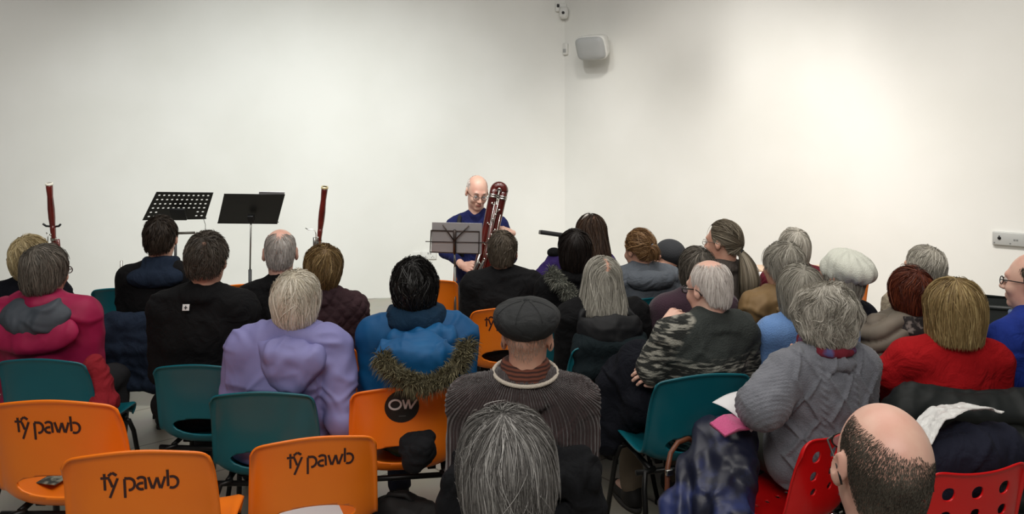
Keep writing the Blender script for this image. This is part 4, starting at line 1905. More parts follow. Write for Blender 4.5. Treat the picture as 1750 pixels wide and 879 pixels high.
# contrabassoon
def contrabassoon():
    d = 5.72
    T = at(853, 326, d)
    B = at(822, 470, d - 0.02)
    ax = (B - T).normalized()
    foot = T + ax * ((T.z - 0.12) / -ax.z)
    o = empty('contrabassoon', (foot.x, foot.y, 0.02))
    setp(o, 'large dark red contrabassoon held by the seated player', 'contrabassoon')
    O = o.location
    up = -ax
    side = (Vector((1, 0, 0)) - ax * ax.x).normalized()
    fr = side.cross(ax).normalized()
    if fr.y > 0:
        fr = -fr
    T = T - O
    L = (foot - (T + O)).length
    hw = 0.034
    m = MB()
    pts = [T + side * (hw * math.cos(R(a))) + up * (hw * math.sin(R(a))) for a in range(0, 181, 12)]
    m.tube(pts, [0.0315] * len(pts), 16)
    m.build('top_bow', WOOD_RED, o)
    m = MB()
    pts = [T + side * (0.012 * math.cos(R(a))) + up * (0.0 + 0.018 * math.sin(R(a))) + fr * 0.028 for a in range(-20, 201, 20)]
    m.tube(pts, 0.006, 10)
    m.build('inner_crook', SILVER, o)
    for s, l0, l1, r in ((1, -0.01, L * 0.80, 0.030), (-1, -0.01, L * 0.98, 0.032)):
        m = MB()
        m.lathe([(0.0, l0), (r, l0), (r, l0 + 0.05), (r * 0.9, 0.25), (r * 1.02, l1 - 0.05), (r * 1.02, l1), (0.0, l1)], T + side * hw * s, ax, 20)
        m.build('wooden_tube', WOOD_RED, o)
    m = MB()
    m.lathe([(0.0, 0.10), (0.017, 0.10), (0.018, L * 0.86), (0, L * 0.86)], T + fr * 0.034, ax, 16)
    m.build('wooden_tube', WOOD_RED, o)
    for s in (1, -1):
        for t in (0.030, 0.045, L * 0.55):
            m = MB()
            m.lathe([(0.031, t), (0.0345, t), (0.0345, t + 0.011), (0.031, t + 0.011)], T + side * hw * s, ax, 20)
            m.build('band', SILVER, o)
    for x, t0, t1 in ((0.012, 0.05, 0.42), (-0.012, 0.08, 0.50), (0.045, 0.16, 0.46)):
        m = MB()
        a = T + side * x + fr * 0.056
        m.tube([a + ax * t0, a + ax * t1], 0.0028, 6)
        m.build('key_rod', SILVER, o)
    rng = random.Random(5)
    for k in range(16):
        t = 0.06 + k * 0.036
        x = [0.0, -0.03, 0.03, 0.012][k % 4]
        c = T + side * x + fr * (0.058 if abs(x) < 0.02 else 0.040) + ax * t
        m = MB()
        m.lathe([(0.0, 0.008), (0.007, 0.006), (0.009, 0.0), (0.0, -0.002)], c, fr, 10)
        m.tube([c, c + side * (-x * 0.6 + 0.006) + ax * 0.016 + fr * 0.006], 0.003, 6)
        m.build('key', SILVER, o)
    # silver lower tubes and metal bell pipe to the left
    A_ = at(834, 428, d - 0.03) - O
    m = MB()
    m.tube([A_, at(826, 448, d - 0.06) - O, at(817, 470, d - 0.07) - O, at(806, 500, d - 0.06) - O, at(800, 540, d) - O], [0.011, 0.012, 0.015, 0.017, 0.017], 12)
    m.build('metal_pipe', SILVER, o)
    m = MB()
    m.tube([at(822, 428, d - 0.05) - O, at(814, 456, d - 0.07) - O, at(805, 476, d - 0.07) - O, at(800, 520, d) - O], [0.009, 0.012, 0.013, 0.014], 12)
    m.build('metal_pipe', SILVER, o)
    m = MB()
    m.tube([foot - O, Vector((foot.x, foot.y, 0.0)) - O], 0.006, 8)
    m.build('end_pin', SILVER, o)
    return o


contrabassoon()

# low table against the wall with papers, at the right
p = at(1340, 453, 6.45)
tb = empty('low_table', (p.x + 0.02, 6.15, 0), R(-37.5) * 0)
setp(tb, 'pale wooden low table at the right wall, glimpsed behind heads', 'table')
zt = 0.672
m = MB()
m.box((0, 0, zt - 0.015), (0.56, 0.6, 0.03), None, 0.004)
m.build('tabletop', mat('pale_birch', (214, 186, 160), 0.5, rgb2=(204, 174, 148), noise=6), tb)
for sx in (-1, 1):
    for sy in (-1, 1):
        m = MB()
        m.box((0.25 * sx, 0.26 * sy, (zt - 0.03) / 2), (0.04, 0.04, zt - 0.03), None, 0.003)
        m.build('leg', mat('pale_birch', (214, 186, 160), 0.5), tb)
for (px, py, lb) in ((1290, 462, 'folded white card standing on the low table, left of the other'), (1300, 473, 'white card on the low table front edge')):
    dd = (CAMH - zt) * FPX / (py - HZ)
    p = at(px, py, dd)
    m = MB()
    h_ = 0.035
    m.add([(-0.02, -0.02, 0), (0.02, -0.02, 0), (0.02, 0, h_), (-0.02, 0, h_), (-0.02, 0.02, 0), (0.02, 0.02, 0)], [(0, 1, 2, 3), (3, 2, 5, 4)])
    o = m.build('paper_card', PAPER, None, False)
    o.location = (p.x, p.y, zt)
    md = o.modifiers.new('thickness', 'SOLIDIFY')
    md.thickness = 0.001
    setp(o, lb, 'card')

# black crate at the far right
cr = empty('storage_crate', tuple(Vector((at(1716, 520, 4.25).x, 4.25, 0))), R(-20))
setp(cr, 'black open-topped crate behind the blonde bob and the man in blue', 'crate')
CRM = mat('crate_black', (20, 26, 24), 0.5)
m = MB()
W_, D_, Hh = 0.42, 0.30, 0.87
t_ = 0.012
m.box((0, -D_ / 2, Hh / 2), (W_, t_, Hh), None, 0.002)
m.box((0, D_ / 2, Hh / 2), (W_, t_, Hh), None, 0.002)
m.box((-W_ / 2, 0, Hh / 2), (t_, D_, Hh), None, 0.002)
m.box((W_ / 2, 0, Hh / 2), (t_, D_, Hh), None, 0.002)
m.box((0, 0, 0.02), (W_, D_, 0.02), None, 0.002)
m.build('side_panels', CRM, cr)
m = MB()
m.tube([(-W_ / 2, -D_ / 2, Hh), (W_ / 2, -D_ / 2, Hh), (W_ / 2, D_ / 2, Hh), (-W_ / 2, D_ / 2, Hh), (-W_ / 2, -D_ / 2, Hh)], 0.014, 8)
m.build('rim', CRM, cr)

# ------------------------------------------------------------------ the audience
SHORT = [(0, .072), (35, .066), (55, .03), (70, -.03), (80, -.012), (97, .0), (106, -.03), (125, -.085), (180, -.10)]
MED = [(0, .05), (40, .035), (58, -.03), (75, -.075), (110, -.105), (180, -.12)]
BOB = [(0, .05), (38, .03), (52, -.07), (70, -.118), (180, -.135)]
LONGC = [(0, .06), (35, .05), (50, -.08), (70, -.20), (180, -.26)]

H_BLONDE = hairmat('hair_blonde_light', [(92, 80, 58), (176, 158, 118), (222, 208, 168)])
H_GREYBROWN = hairmat('hair_grey_brown', [(48, 44, 40), (92, 86, 78), (140, 132, 122)])
H_DARKBROWN = hairmat('hair_dark_brown', [(26, 21, 18), (48, 38, 30), (66, 54, 44)])
H_DARKGREY = hairmat('hair_dark_grey', [(38, 33, 28), (66, 58, 50), (100, 90, 80)])
H_WHITESHORT = hairmat('hair_white_short', [(128, 122, 116), (176, 170, 164), (210, 206, 202)])
H_HONEY = hairmat('hair_honey', [(58, 44, 26), (112, 88, 54), (172, 146, 98)])
H_WHITE = hairmat('hair_white', [(150, 140, 120), (216, 208, 192), (244, 240, 230)])
H_BLACK = hairmat('hair_black', [(9, 8, 8), (18, 16, 15), (34, 31, 29)], 0.45)
H_SALT = hairmat('hair_salt_pepper', [(38, 37, 36), (104, 101, 98), (206, 204, 200)], 0.5)
H_MAN10 = hairmat('hair_brown_grey', [(54, 46, 38), (86, 76, 64), (118, 108, 94)])
H_LONGBROWN = hairmat('hair_long_brown', [(28, 19, 14), (56, 40, 30), (92, 70, 54)])
H_GREYLONG = hairmat('hair_long_grey', [(92, 89, 82), (160, 156, 146), (208, 205, 192)])
H_BUN = hairmat('hair_light_brown', [(66, 46, 28), (120, 88, 56), (176, 140, 96)])
H_PONY = hairmat('hair_ash', [(52, 46, 38), (110, 100, 84), (160, 150, 132)])
H_STUBBLE = hairmat('hair_stubble', [(48, 45, 40), (74, 69, 61), (118, 112, 101)])
H_GREYLIGHT = hairmat('hair_light_grey', [(120, 115, 106), (176, 171, 160), (222, 217, 206)])
H_GREYMID = hairmat('hair_mid_grey', [(104, 101, 92), (156, 151, 140), (198, 194, 182)])
H_RED = hairmat('hair_dyed_red', [(34, 14, 10), (84, 34, 18), (140, 70, 38)])
H_BOB = hairmat('hair_blonde_bob', [(72, 54, 32), (146, 122, 80), (206, 184, 132)])
H_WHITEPINK = hairmat('hair_white_thin', [(170, 160, 154), (216, 208, 202), (240, 236, 230)])


def collar(P, f, z=1.035, rad=0.064, r=0.016, hgt=0.03, n=14, k=0.012, back=-0.028, tilt=-0.012):
    for j in range(3):
        zz = z + hgt * j / 2
        pts = []
        for i in range(n + 1):
            a = 2 * math.pi * i / n
            pts.append(P.t((rad - .003 * j) * math.sin(a) / max(P.w, .9), back + 0.008 * j + (rad - .003 * j) * math.cos(a), zz + tilt * math.cos(a)))
        for i in range(n):
            f.cap(pts[i], pts[i + 1], r, k=k)


def hood(P, m, c=(0, -0.15, 0.96), r=(0.145, 0.075, 0.105), inner=(0.0, -0.125, 1.02), ri=(0.118, 0.055, 0.085), rx=-15, fold=0.006, seed=2, lining=None, name='hood', rz=0):
    M = Matrix.Rotation(R(rz), 3, 'Z') @ Matrix.Rotation(R(rx), 3, 'X')
    C = P.t(*c)
    I = P.t(*inner)

    def fill(f):
        f.ell(C, r, rot=M, k=0.03)
        f.cap(P.t(-0.10, -0.05, 1.03), C + M @ Vector((-r[0] * 0.75, 0, r[2] * 0.4)), 0.028, 0.03, k=0.03)
        f.cap(P.t(0.10, -0.05, 1.03), C + M @ Vector((r[0] * 0.75, 0, r[2] * 0.4)), 0.028, 0.03, k=0.03)
        f.ell(I, ri, rot=M, k=0.015, sub=True)
    q = max(r) + 0.08
    o = blob(name, C - Vector((q, q, q)), C + Vector((q, q, q + 0.05)), 0.007, fill, m, P.root, lambda V: fold * folds(V, 9.0, seed))
    if lining is not None:
        def fl_(f):
            f.ell(I - Vector((0, 0.0, 0.012)), [v * 1.0 for v in ri], rot=M, k=0.01)
            f.cut(I + Vector((0, 0, -0.004)), (0, -0.35, 1))
        blob('hood_lining', I - Vector((q, q, q)), I + Vector((q, q, q)), 0.007, fl_, lining, P.root, lambda V: 0.007 * folds(V, 11.0, seed + 4))
    return o


def fabric(name, rgb, kind='plain', rgb2=None, **kw):
    if kind == 'plain':
        return mat(name, rgb, 0.9, bump=('noise', 160, 0.35, 0.002), rgb2=rgb2, spec=0.2, **kw)
    if kind == 'shell':
        return mat(name, rgb, 0.6, bump=('noise', 40, 0.12, 0.003), rgb2=rgb2, spec=0.3, **kw)
    if kind == 'rib':
        return mat(name, rgb, 0.95, bump=('rib', kw.pop('scale', 22), 1.0, 0.006), rgb2=rgb2, sheen=0.2, **kw)
    if kind == 'knit':
        return mat(name, rgb, 0.95, bump=('weave', 170, 0.6, 0.003), rgb2=rgb2, sheen=0.2, **kw)


# 1 blonde at the far left edge
P = Person(52, 403, 4.3, 'woman with light blonde layered hair in black, behind the pink anorak at far left', turn=2, yaw=-2, wid=1.0, side=0.0)
P.body(); P.trousers()
P.garment('cardigan', fabric('black_navy_wool', (16, 17, 26)), g=0.014, seed=3)
P.hair(H_BLONDE, MED, env=(.090, .108, .100), n=2600, wd=.0032, L=.16, amp=.35, nf=16, bulk=.07, fuzz=.18, seed=5, hang=.35)
PB = P
chair('teal', 'teal plastic chair under the light blonde woman at far left', person=P)

# 2 pink anorak
P = Person(78, 418, 3.70, 'grey-haired person in a pink anorak with a grey-lined hood', turn=4, yaw=-16, pitch=-4, wid=1.08, side=0.0)
P.body(); P.trousers()
PINK = fabric('pink_shell', (158, 26, 74), 'shell', (142, 20, 64), noise=5)
P.garment('anorak', PINK, g=0.034, fold=.010, seed=8, ff=6, extra=lambda f: collar(P, f, 1.03, .075, .014, .03))
GREYL = fabric('slate_lining', (70, 76, 84), 'shell', (60, 66, 74))


def c2a(f, P=P):
    f.ell(P.t(0, -.135, .915), (.195, .036, .095), rot=Matrix.Rotation(R(-14), 3, 'X'), k=.04)
    f.ell(P.t(0, -.120, 1.01), (.155, .066, .072), rot=Matrix.Rotation(R(-35), 3, 'X'), k=.012, sub=True)
    for i in range(8):
        a0, a1 = R(-110 + 27.5 * i), R(-110 + 27.5 * (i + 1))
        f.cap(P.t(.135 * math.sin(a0), -.015 - .085 * math.cos(a0), 1.045 - .012 * i + .03), P.t(.135 * math.sin(a1), -.015 - .085 * math.cos(a1), 1.045 - .012 * (i + 1) + .03), .011, k=.01)


def c2b(f, P=P):
    f.ell(P.t(0, -.112, .990), (.155, .050, .082), rot=Matrix.Rotation(R(-35), 3, 'X'), k=.02)


blob('hood', P.t(-.32, -.32, .78), P.t(.32, .2, 1.18), .007, c2a, PINK, P.root, lambda V: .006 * folds(V, 9, 5))
blob('hood_lining', P.t(-.3, -.3, .82), P.t(.3, .15, 1.15), .007, c2b, GREYL, P.root, lambda V: .011 * folds(V, 9, 6))
P.hair(H_GREYBROWN, MED, env=(.093, .108, .102), n=3200, wd=.0028, L=.14, amp=.34, seed=6, bulk=.05, fuzz=.10, hang=.45, lock=(3, 40, 6))
P.glasses(mat('tortoise', (60, 30, 34), 0.3), r=.0022)
chair('teal', 'teal plastic chair holding the person in the pink anorak', 68, 612, -3)
PPINK = P

# 3 navy and black jacket
P = Person(275, 369, 4.40, 'dark-haired man in a black and navy jacket, left of centre in front row', turn=4, yaw=4, wid=1.05)
P.body(); P.trousers()
BLK = fabric('black_wool', (16, 16, 18))
NAVY = fabric('navy_fleece', (30, 42, 60), rgb2=(26, 36, 52))
P.garment('jacket', BLK, g=0.026, fold=.006, seed=11, extra=lambda f: collar(P, f, 1.03, .072, .016, .03))


def yoke(f, P=P):
    f.ell(P.t(0, -0.10, 0.99), (.15, .055, .060), rot=Matrix.Rotation(R(-35), 3, 'X'), k=.03)
    collar(P, f, 1.03, .078, .020, .035)
    f.ell(P.h(0, 0.0, 0.0), (.07, .07, .1), k=.01, sub=True)


blob('collar', P.t(-.25, -.25, .85), P.t(.25, .2, 1.15), .008, yoke, NAVY, P.root, lambda V: .004 * folds(V, 8, 3))
P.hair(H_DARKBROWN, SHORT, env=(.084, .102, .100), n=2600, wd=.003, L=.06, amp=.3, seed=9, lift=.05, fuzz=.15)
P.glasses()
PNAVY = P
chair('teal', 'teal plastic chair behind the man in the black and navy jacket', 263, 531, -6, d=None)

# 4 black coat, left of the lilac anorak
P = Person(354, 400, 3.66, 'man with dark greying hair in a black coat with a small white collar tag', turn=2, yaw=0, wid=1.10, side=.045)
P.body(); P.trousers()


def c4f(f, P=P):
    collar(P, f, 1.025, .078, .016, .035, back=-.035)


JK4 = P.garment('coat', BLK, g=0.036, fold=.008, seed=14, extra=c4f)
P.hair(H_DARKGREY, [(0, .075), (35, .066), (60, .03), (75, -.012), (97, .0), (106, -.03), (125, -.08), (180, -.09)], env=(.084, .102, .104), n=3400, wd=.0026, L=.07, amp=.6, seed=12, lift=.12, fuzz=.40, bulk=.06)
P.glasses()
tp = P.loc(348, 517, P.root.location.y - 0.15)
m = MB()
tp = P.t(-0.03, -0.148, 1.008)
m.box(tuple(tp), (.030, .004, .028), Matrix.Rotation(R(-14), 3, 'X'), .001)
tg = m.build('collar_tag', mat('tag_white', (215, 215, 215), .6), P.root)
m = MB()
m.box(tuple(tp + Vector((0, -.0025, 0))), (.004, .002, .016), Matrix.Rotation(R(-14), 3, 'X'))
m.box(tuple(tp + Vector((0, -.0025, 0))), (.014, .002, .004), Matrix.Rotation(R(-14), 3, 'X'))
m.build('tag_mark', mat('ink_black', (25, 25, 25), .6), tg)
m = MB()
cpts = [P.t(.078 * math.sin(a), -.025 + .066 * math.cos(a), 1.048 + .02 * math.cos(a)) for a in [math.pi * 2 * i / 16 for i in range(17)]]
m.tube(cpts, .011, 8)
m.build('shirt_collar', mat('pale_blue_shirt', (170, 182, 200), .8), P.root)
P4 = P
chair('teal', 'teal plastic chair under the man in the black coat, beside the lilac anorak', 338, 622, -3)

# 5 balding man, black fleece
P = Person(479, 390, 3.98, 'bald-topped man with cropped white hair in a black fleece, below the solid music stand', turn=6, yaw=8, wid=1.0, skin=SKIN_PALE, hres=.005, side=-.03)
P.body(); P.trousers()
P.garment('fleece', BLK, g=0.024, fold=.005, seed=17, extra=lambda f: collar(P, f, 1.02, .070, .014, .04))
P.hair(H_WHITESHORT, SHORT, env=(.0765, .0965, .0905), n=3600, wd=.0026, L=.028, steps=4, amp=.3, seed=14, bald=((0, .25, 1), 46, 22), cap=False, lay=(.985, 1.01), boff=-.015, zoff=.035)
chair('orange', 'orange plastic chair under the man in the black fleece', person=P, turn=0)

# 6 maroon quilted gilet
P = Person(553, 417, 3.93, 'woman with honey brown hair in a maroon quilted jacket', turn=8, yaw=-4, wid=.98, side=.03)
P.body(); P.trousers()


def quilt(sz, amp, seed=0, z0=0.0):
    def d(V, N):
        u = V[:, 0] + V[:, 1] * .5
        v = V[:, 2]
        a = np.abs(np.sin((u + v) * math.pi / sz))
        b_ = np.abs(np.sin((u - v) * math.pi / sz))
        return amp * (np.minimum(a, b_) ** .5 - .5)
    return d


def channels(sz, amp, slant=0.25):
    def d(V, N):
        v = V[:, 2] + slant * np.abs(V[:, 0]) + .012 * vn(V, 7.0, 4)
        return amp * (np.abs(np.sin(v * math.pi / sz)) ** .5 - .5)
    return d


P.garment('quilted_jacket', fabric('maroon_quilt', (58, 40, 44), rgb2=(50, 34, 38)), g=0.030, fold=.003, seed=19, disp=quilt(.06, .010), h=.007,
          extra=lambda f: collar(P, f, 1.02, .078, .018, .045))
P.hair(H_HONEY, MED, env=(.092, .108, .100), n=3000, wd=.003, L=.16, amp=.4, seed=16, bulk=.08, fuzz=.12, hang=.45, flare=-.1, mode='crown', crown=(.02, -.06))
P6 = P
chair('orange', 'orange lettered chair under the woman in maroon quilting', 535, 590, 6, text=('words', -0.112, 0.135, 1.0))

# 7 lilac anorak
P = Person(506, 462, 3.30, 'white-haired woman in a lilac anorak with its hood down', turn=2, yaw=-2, wid=1.08, side=.07, hres=.005)
P.body(); P.trousers(TR_NAVY)
LILAC = fabric('lilac_shell', (136, 134, 184), 'shell', (126, 124, 174), noise=5)
P.wrists[1] = Vector((.235, .16, .56))
P.wrists[-1] = Vector((-.16, .26, .60))


def c7(f, P=P):
    f.ell(P.t(0, -.02, .70), (.19, .135, .15), k=.05)
    # storm flap seam


def d7(V, N):
    z = V[:, 2] + .02 * V[:, 0] - .745 + .006 * vn(V, 9.0, 3)
    b_ = np.clip(-N[:, 1] * 2, 0, 1) * (np.abs(V[:, 0]) < .19)
    return b_ * (.014 * np.clip(z / .03, 0, 1) * (z < .03) * (z > 0) + .014 * (z >= .03) * np.exp(-(z - .03) / .08))


P.garment('anorak', LILAC, g=0.038, fold=.009, seed=23, ff=6.5, extra=c7, h=.0065, disp=d7)


def h7(f, P=P):
    f.ell(P.t(.03, -.135, .93), (.105, .055, .115), rot=Matrix.Rotation(R(-12), 3, 'Y') @ Matrix.Rotation(R(-12), 3, 'X'), k=.03)
    f.cap(P.t(-.11, -.03, 1.035), P.t(-.03, -.14, .985), .030, .034, k=.03)
    f.cap(P.t(.12, -.03, 1.03), P.t(.12, -.14, .93), .030, .040, k=.03)
    f.cap(P.t(-.03, -.14, .985), P.t(.12, -.14, .95), .034, k=.03)
    f.cap(P.t(.12, -.14, .93), P.t(.07, -.165, .85), .030, .02, k=.03)


blob('hood', P.t(-.3, -.32, .7), P.t(.35, .2, 1.2), .006, h7, LILAC, P.root, lambda V: .010 * folds(V, 9, 7))
P.hair(H_WHITE, MED, env=(.096, .110, .103), n=4200, wd=.0028, L=.17, amp=.34, seed=18, bulk=.07, fuzz=.10, hang=.5, flare=-.05, lock=(3, 34, 6))
P7 = P
chair('teal', 'teal plastic chair with the white-haired lilac anorak woman', 446, 668, 1)

# 8 blue parka with fur hood
P = Person(709, 442, 3.38, 'person with short black hair in a bright blue parka with fur-trimmed hood', turn=2, yaw=0, wid=1.12, side=-.02)
P.body(); P.trousers(TR_NAVY)
BLUE = fabric('blue_shell', (12, 86, 136), 'shell', (8, 74, 122), noise=6)
DBLUE = fabric('dark_blue_lining', (18, 44, 66), 'plain')


def c8(f, P=P):
    f.ell(P.t(0, -.02, .70), (.20, .135, .15), k=.05)


P.garment('parka', BLUE, g=0.036, fold=.011, seed=27, ff=6, extra=c8, h=.008)


def c8b(f, P=P):
    collar(P, f, 1.045, .100, .028, .03)
    f.ell(P.h(0, 0, 0), (.07, .08, .1), k=.01, sub=True)


blob('collar', P.t(-.25, -.25, .9), P.t(.25, .2, 1.2), .008, c8b, DBLUE, P.root, lambda V: .006 * folds(V, 12, 3))
HB = P.loc(712, 612, 3.12)


def c8h(f, P=P):
    f.ell(HB, (.165, .075, .085), k=.03)
    f.ell(P.t(0.03, -.13, .98), (.15, .07, .05), k=.04)


blob('hood', HB - Vector((.3, .25, .2)), HB + Vector((.3, .3, .25)), .008, c8h, BLUE, P.root, lambda V: .015 * folds(V, 11, 5))
FUR = hairmat('fur_olive', [(38, 36, 26), (84, 78, 56), (138, 130, 100)], .8)
fp = [P.loc(*q) for q in ((648, 606, 3.05), (664, 628, 3.02), (688, 648, 3.00), (716, 660, 3.0), (748, 656, 3.0), (776, 636, 3.02), (793, 608, 3.06), (800, 585, 3.12))]
fur('fur_trim', FUR, fp, .021, 3400, .034, .0028, P.root)
P.hair(H_BLACK, MED, env=(.098, .112, .108), n=3600, wd=.003, L=.10, amp=.6, nf=20, seed=20, bulk=.09, fuzz=.3, hang=.35)
P8 = P
chair('orange', 'orange chair with a round black sticker under the blue parka', 688, 660, 8, text=('sticker', -0.003, 0.085, 0.068))

# 10 man in front of the player
P = Person(859, 395, 4.66, 'man with short brown-grey hair in a black jacket, directly before the player', turn=2, yaw=-6, wid=1.10, side=.0)
P.body(); P.trousers()
P.garment('jacket', fabric('charcoal_wool', (24, 24, 26)), g=0.026, fold=.005, seed=31, extra=lambda f: collar(P, f, 1.02, .072, .014, .04))
P.hair(H_MAN10, SHORT, env=(.0845, .102, .101), n=3000, wd=.003, L=.05, amp=.3, seed=22, lift=.03, fuzz=.15)
chair('orange', 'orange lettered chair under the man in the black jacket before the player', 866, 525, 6, text=('words', -0.122, 0.115, 1.0))

# 11 flat cap and ribbed sweater
P = Person(901, 512, 2.66, 'man in a black flat cap and brown ribbed sweater with cream-edged neck', turn=3, yaw=-10, pitch=0, wid=1.14, side=.03, hres=.0045, skin=SKIN, top=.135)
P.body(); P.trousers()
BRRIB = fabric('brown_rib_knit', (66, 48, 48), 'rib', (56, 42, 42), scale=26)


def c11(f, P=P):
    collar(P, f, 1.0, .104, .015, .055, back=-.03, tilt=.018)
    f.ell(P.h(0, -.02, -.05), (.074, .08, .10), k=.02, sub=True)


def ribd(V, N, P=P):
    zs = 0.45 + (V[:, 2] - 0.45) / P.k
    yk = np.clip((zs - 0.86) / 0.2, 0, 1)
    x = V[:, 0] / (1 - 0.55 * yk * yk)
    return .0030 * np.sin(x * 2 * math.pi / .016)


P.garment('sweater', BRRIB, g=0.026, fold=.005, seed=33, extra=c11, disp=ribd, h=.0055, it=1)
m = MB()
rim = []
for i in range(33):
    a = 2 * math.pi * i / 32
    rim.append(P.t(.106 * math.sin(a) / P.w, -.024 + .108 * math.cos(a), 1.072 + .018 * math.cos(a)))
m.tube(rim, .0065, 10)
m.build('neck_edging', mat('cream_knit', (206, 196, 182), .9, bump=('weave', 300, .6)), P.root)
# striped scarf inside the collar
sc_m = mat('striped_scarf', (92, 58, 46), .9)
nt = sc_m.node_tree
tcn = nt.nodes.new('ShaderNodeTexCoord')
wv = nt.nodes.new('ShaderNodeTexWave')
wv.bands_direction = 'Z'
wv.inputs['Scale'].default_value = 26
cr_ = nt.nodes.new('ShaderNodeValToRGB')
cr_.color_ramp.elements[0].color = lin((50, 28, 24))
cr_.color_ramp.elements[1].color = lin((112, 62, 46))
cr_.color_ramp.elements[1].position = .85
nt.links.new(tcn.outputs['Object'], wv.inputs['Vector'])
nt.links.new(wv.outputs['Fac'], cr_.inputs['Fac'])
nt.links.new(cr_.outputs['Color'], nt.nodes['Principled BSDF'].inputs['Base Color'])


def c11s(f, P=P):
    collar(P, f, 1.045, .070, .015, .05, back=-.025, tilt=0)


blob('scarf', P.t(-.2, -.2, .95), P.t(.2, .2, 1.2), .006, c11s, sc_m, P.root, lambda V: .002 * folds(V, 16, 3))
# cap
CAPM = mat('black_cap_cotton', (34, 36, 38), .85, bump=('noise', 220, .5, .002), rgb2=(28, 30, 31), noise=12)


def c11c(f, P=P):
    h = P.h
    f.ell(h(0, -.02, .085), (.112, .124, .052), rot=P.HM @ Matrix.Rotation(R(6), 3, 'X'), k=.02)
    f.ell(h(0, -.015, .055), (.093, .110, .05), rot=P.HM, k=.03)
    f.ell(h(0, .085, .055), (.075, .065, .014), rot=P.HM @ Matrix.Rotation(R(-12), 3, 'X'), k=.015)
    f.ell(h(0, -.01, -.02), (.080, .100, .075), rot=P.HM, k=.01, sub=True)


cpo = blob('flat_cap', P.h(0, 0, .06) - Vector((.18, .2, .12)), P.h(0, 0, .06) + Vector((.18, .2, .12)), .005, c11c, CAPM, P.root,
           lambda V: .0018 * folds(V, 14, 9))
ctop = P.h(0, -.022, .138)
m = MB()
m.lathe([(0.0, .006), (.009, .004), (.012, -.002)], ctop, (0, 0, 1), 14)
m.build('cap_button', CAPM, cpo)
m = MB()
for i in range(8):
    a = 2 * math.pi * i / 8 + .2
    m.tube([P.h(math.sin(a) * .112 * math.sin(t) * .985, -.02 + math.cos(a) * .124 * math.sin(t) * .985, .085 + .0525 * math.cos(t)) for t in [j * math.pi / 2 / 9 for j in range(1, 10)]], .0009, 5)
m.build('seams', CAPM, cpo)
P.glasses(mat('glasses_black', (20, 20, 20), .3))
P.hair(hairmat('hair_stubble_grey', [(120, 100, 88), (150, 126, 112), (170, 150, 140)]), [(0, .1), (70, .05), (80, .0), (97, .01), (106, -.02), (125, -.07), (180, -.08)], env=(.0755, .0955, .0905), n=2600, wd=.0012, L=.012, steps=3, amp=.2, seed=24, cap=False, lay=(.985, 1.003), boff=-.015, zoff=.035, zroot=[(0, .1), (180, -.08)])
P11 = P
chair('teal', 'teal plastic chair under the man in the flat cap', person=P, turn=10)

# 12 front salt and pepper head
P = Person(867, 700, 1.50, 'person with thick salt-and-pepper hair, closest to the camera at bottom centre', turn=0, yaw=-4, pitch=-6, roll=-3, wid=1.0, hres=.0035)
P.body(legs=False)
P.garment('top', BLK, g=0.02, fold=.005, seed=37)
P.hair(H_SALT, [(0, .085), (30, .075), (50, .02), (68, -.03), (78, -.03), (95, -.035), (106, -.05), (125, -.09), (180, -.105)], env=(.091, .106, .104), n=15000, wd=.0011, L=.13, steps=12, amp=.42, nf=15, seed=26, lift=.04, bulk=.06, fuzz=.05, hang=.3, crown=(.0, -.035), lock=(3, 95, 6), lay=(.95, 1.03))
P12 = P

# 13 bald head, bottom right
P = Person(1506, 688, 1.46, 'balding man with cropped grey-brown hair and glasses at bottom right', turn=4, yaw=-8, pitch=5, roll=3, hs=1.0, wid=1.0, hres=.0032, skin=SKIN_PALE, top=.123)
P.body(legs=False)
P.garment('top', BLK, g=0.02, fold=.005, seed=39)
P.hair(H_STUBBLE, [(0, .2), (50, .12), (66, .03), (74, -.01), (97, .0), (106, -.03), (125, -.085), (180, -.10)], env=(.0755, .0955, .0885), n=30000, wd=.0007, L=.0055, steps=3, amp=.25, seed=28, bald=((.30, .02, 1), 62, 30), cap=False, lay=(.992, 1.006), boff=-.015, zoff=.035, lock=(3, 30, 6))
P.glasses(mat('glasses_black', (20, 20, 20), .3), r=.0018)
P13 = P

# 14 long brown hair, purple jacket
P = Person(1010, 366, 5.0, 'girl with long dark brown hair and a hair clip in a purple hoodie', turn=10, yaw=2, wid=.86, side=.10)
P.body(); P.trousers()
P.elbows[-1] = P.loc(926, 478, 4.92)
P.garment('hoodie', fabric('purple_fleece', (56, 40, 98), rgb2=(48, 34, 86)), g=0.024, fold=.006, seed=41,
          extra=lambda f: (f.cap(P.shoulder(-1), P.loc(948, 448, 4.95), .06, .045, k=.04), f.cap(P.loc(948, 448, 4.95), P.loc(922, 482, 4.92), .045, .05, k=.03)))
P.hair(H_LONGBROWN, LONGC, env=(.092, .106, .103), n=3600, wd=.0034, L=.46, steps=14, amp=.16, seed=30, hang=1.0, flare=.16, mode='crown', down=1.0, crown=(0, -.02), ends=.03, bulk=.02, capl=.93)
m = MB()
m.tube([P.h(-.068, -.03, .095), P.h(-.045, -.04, .122), P.h(-.03, -.045, .132)], [.006, .009, .005], 8)
m.build('hair_clip', mat('clip_silver', (196, 190, 184), .3, .3), P.root)
m = MB()
blob('hood', P.t(-.3, -.15, .9), P.t(.1, .35, 1.2), .008, lambda f: f.ell(P.loc(947, 432, 4.95), (.045, .05, .032), k=.02), BLK, P.root)
chair('teal', 'teal plastic chair under the girl with long brown hair', person=P)

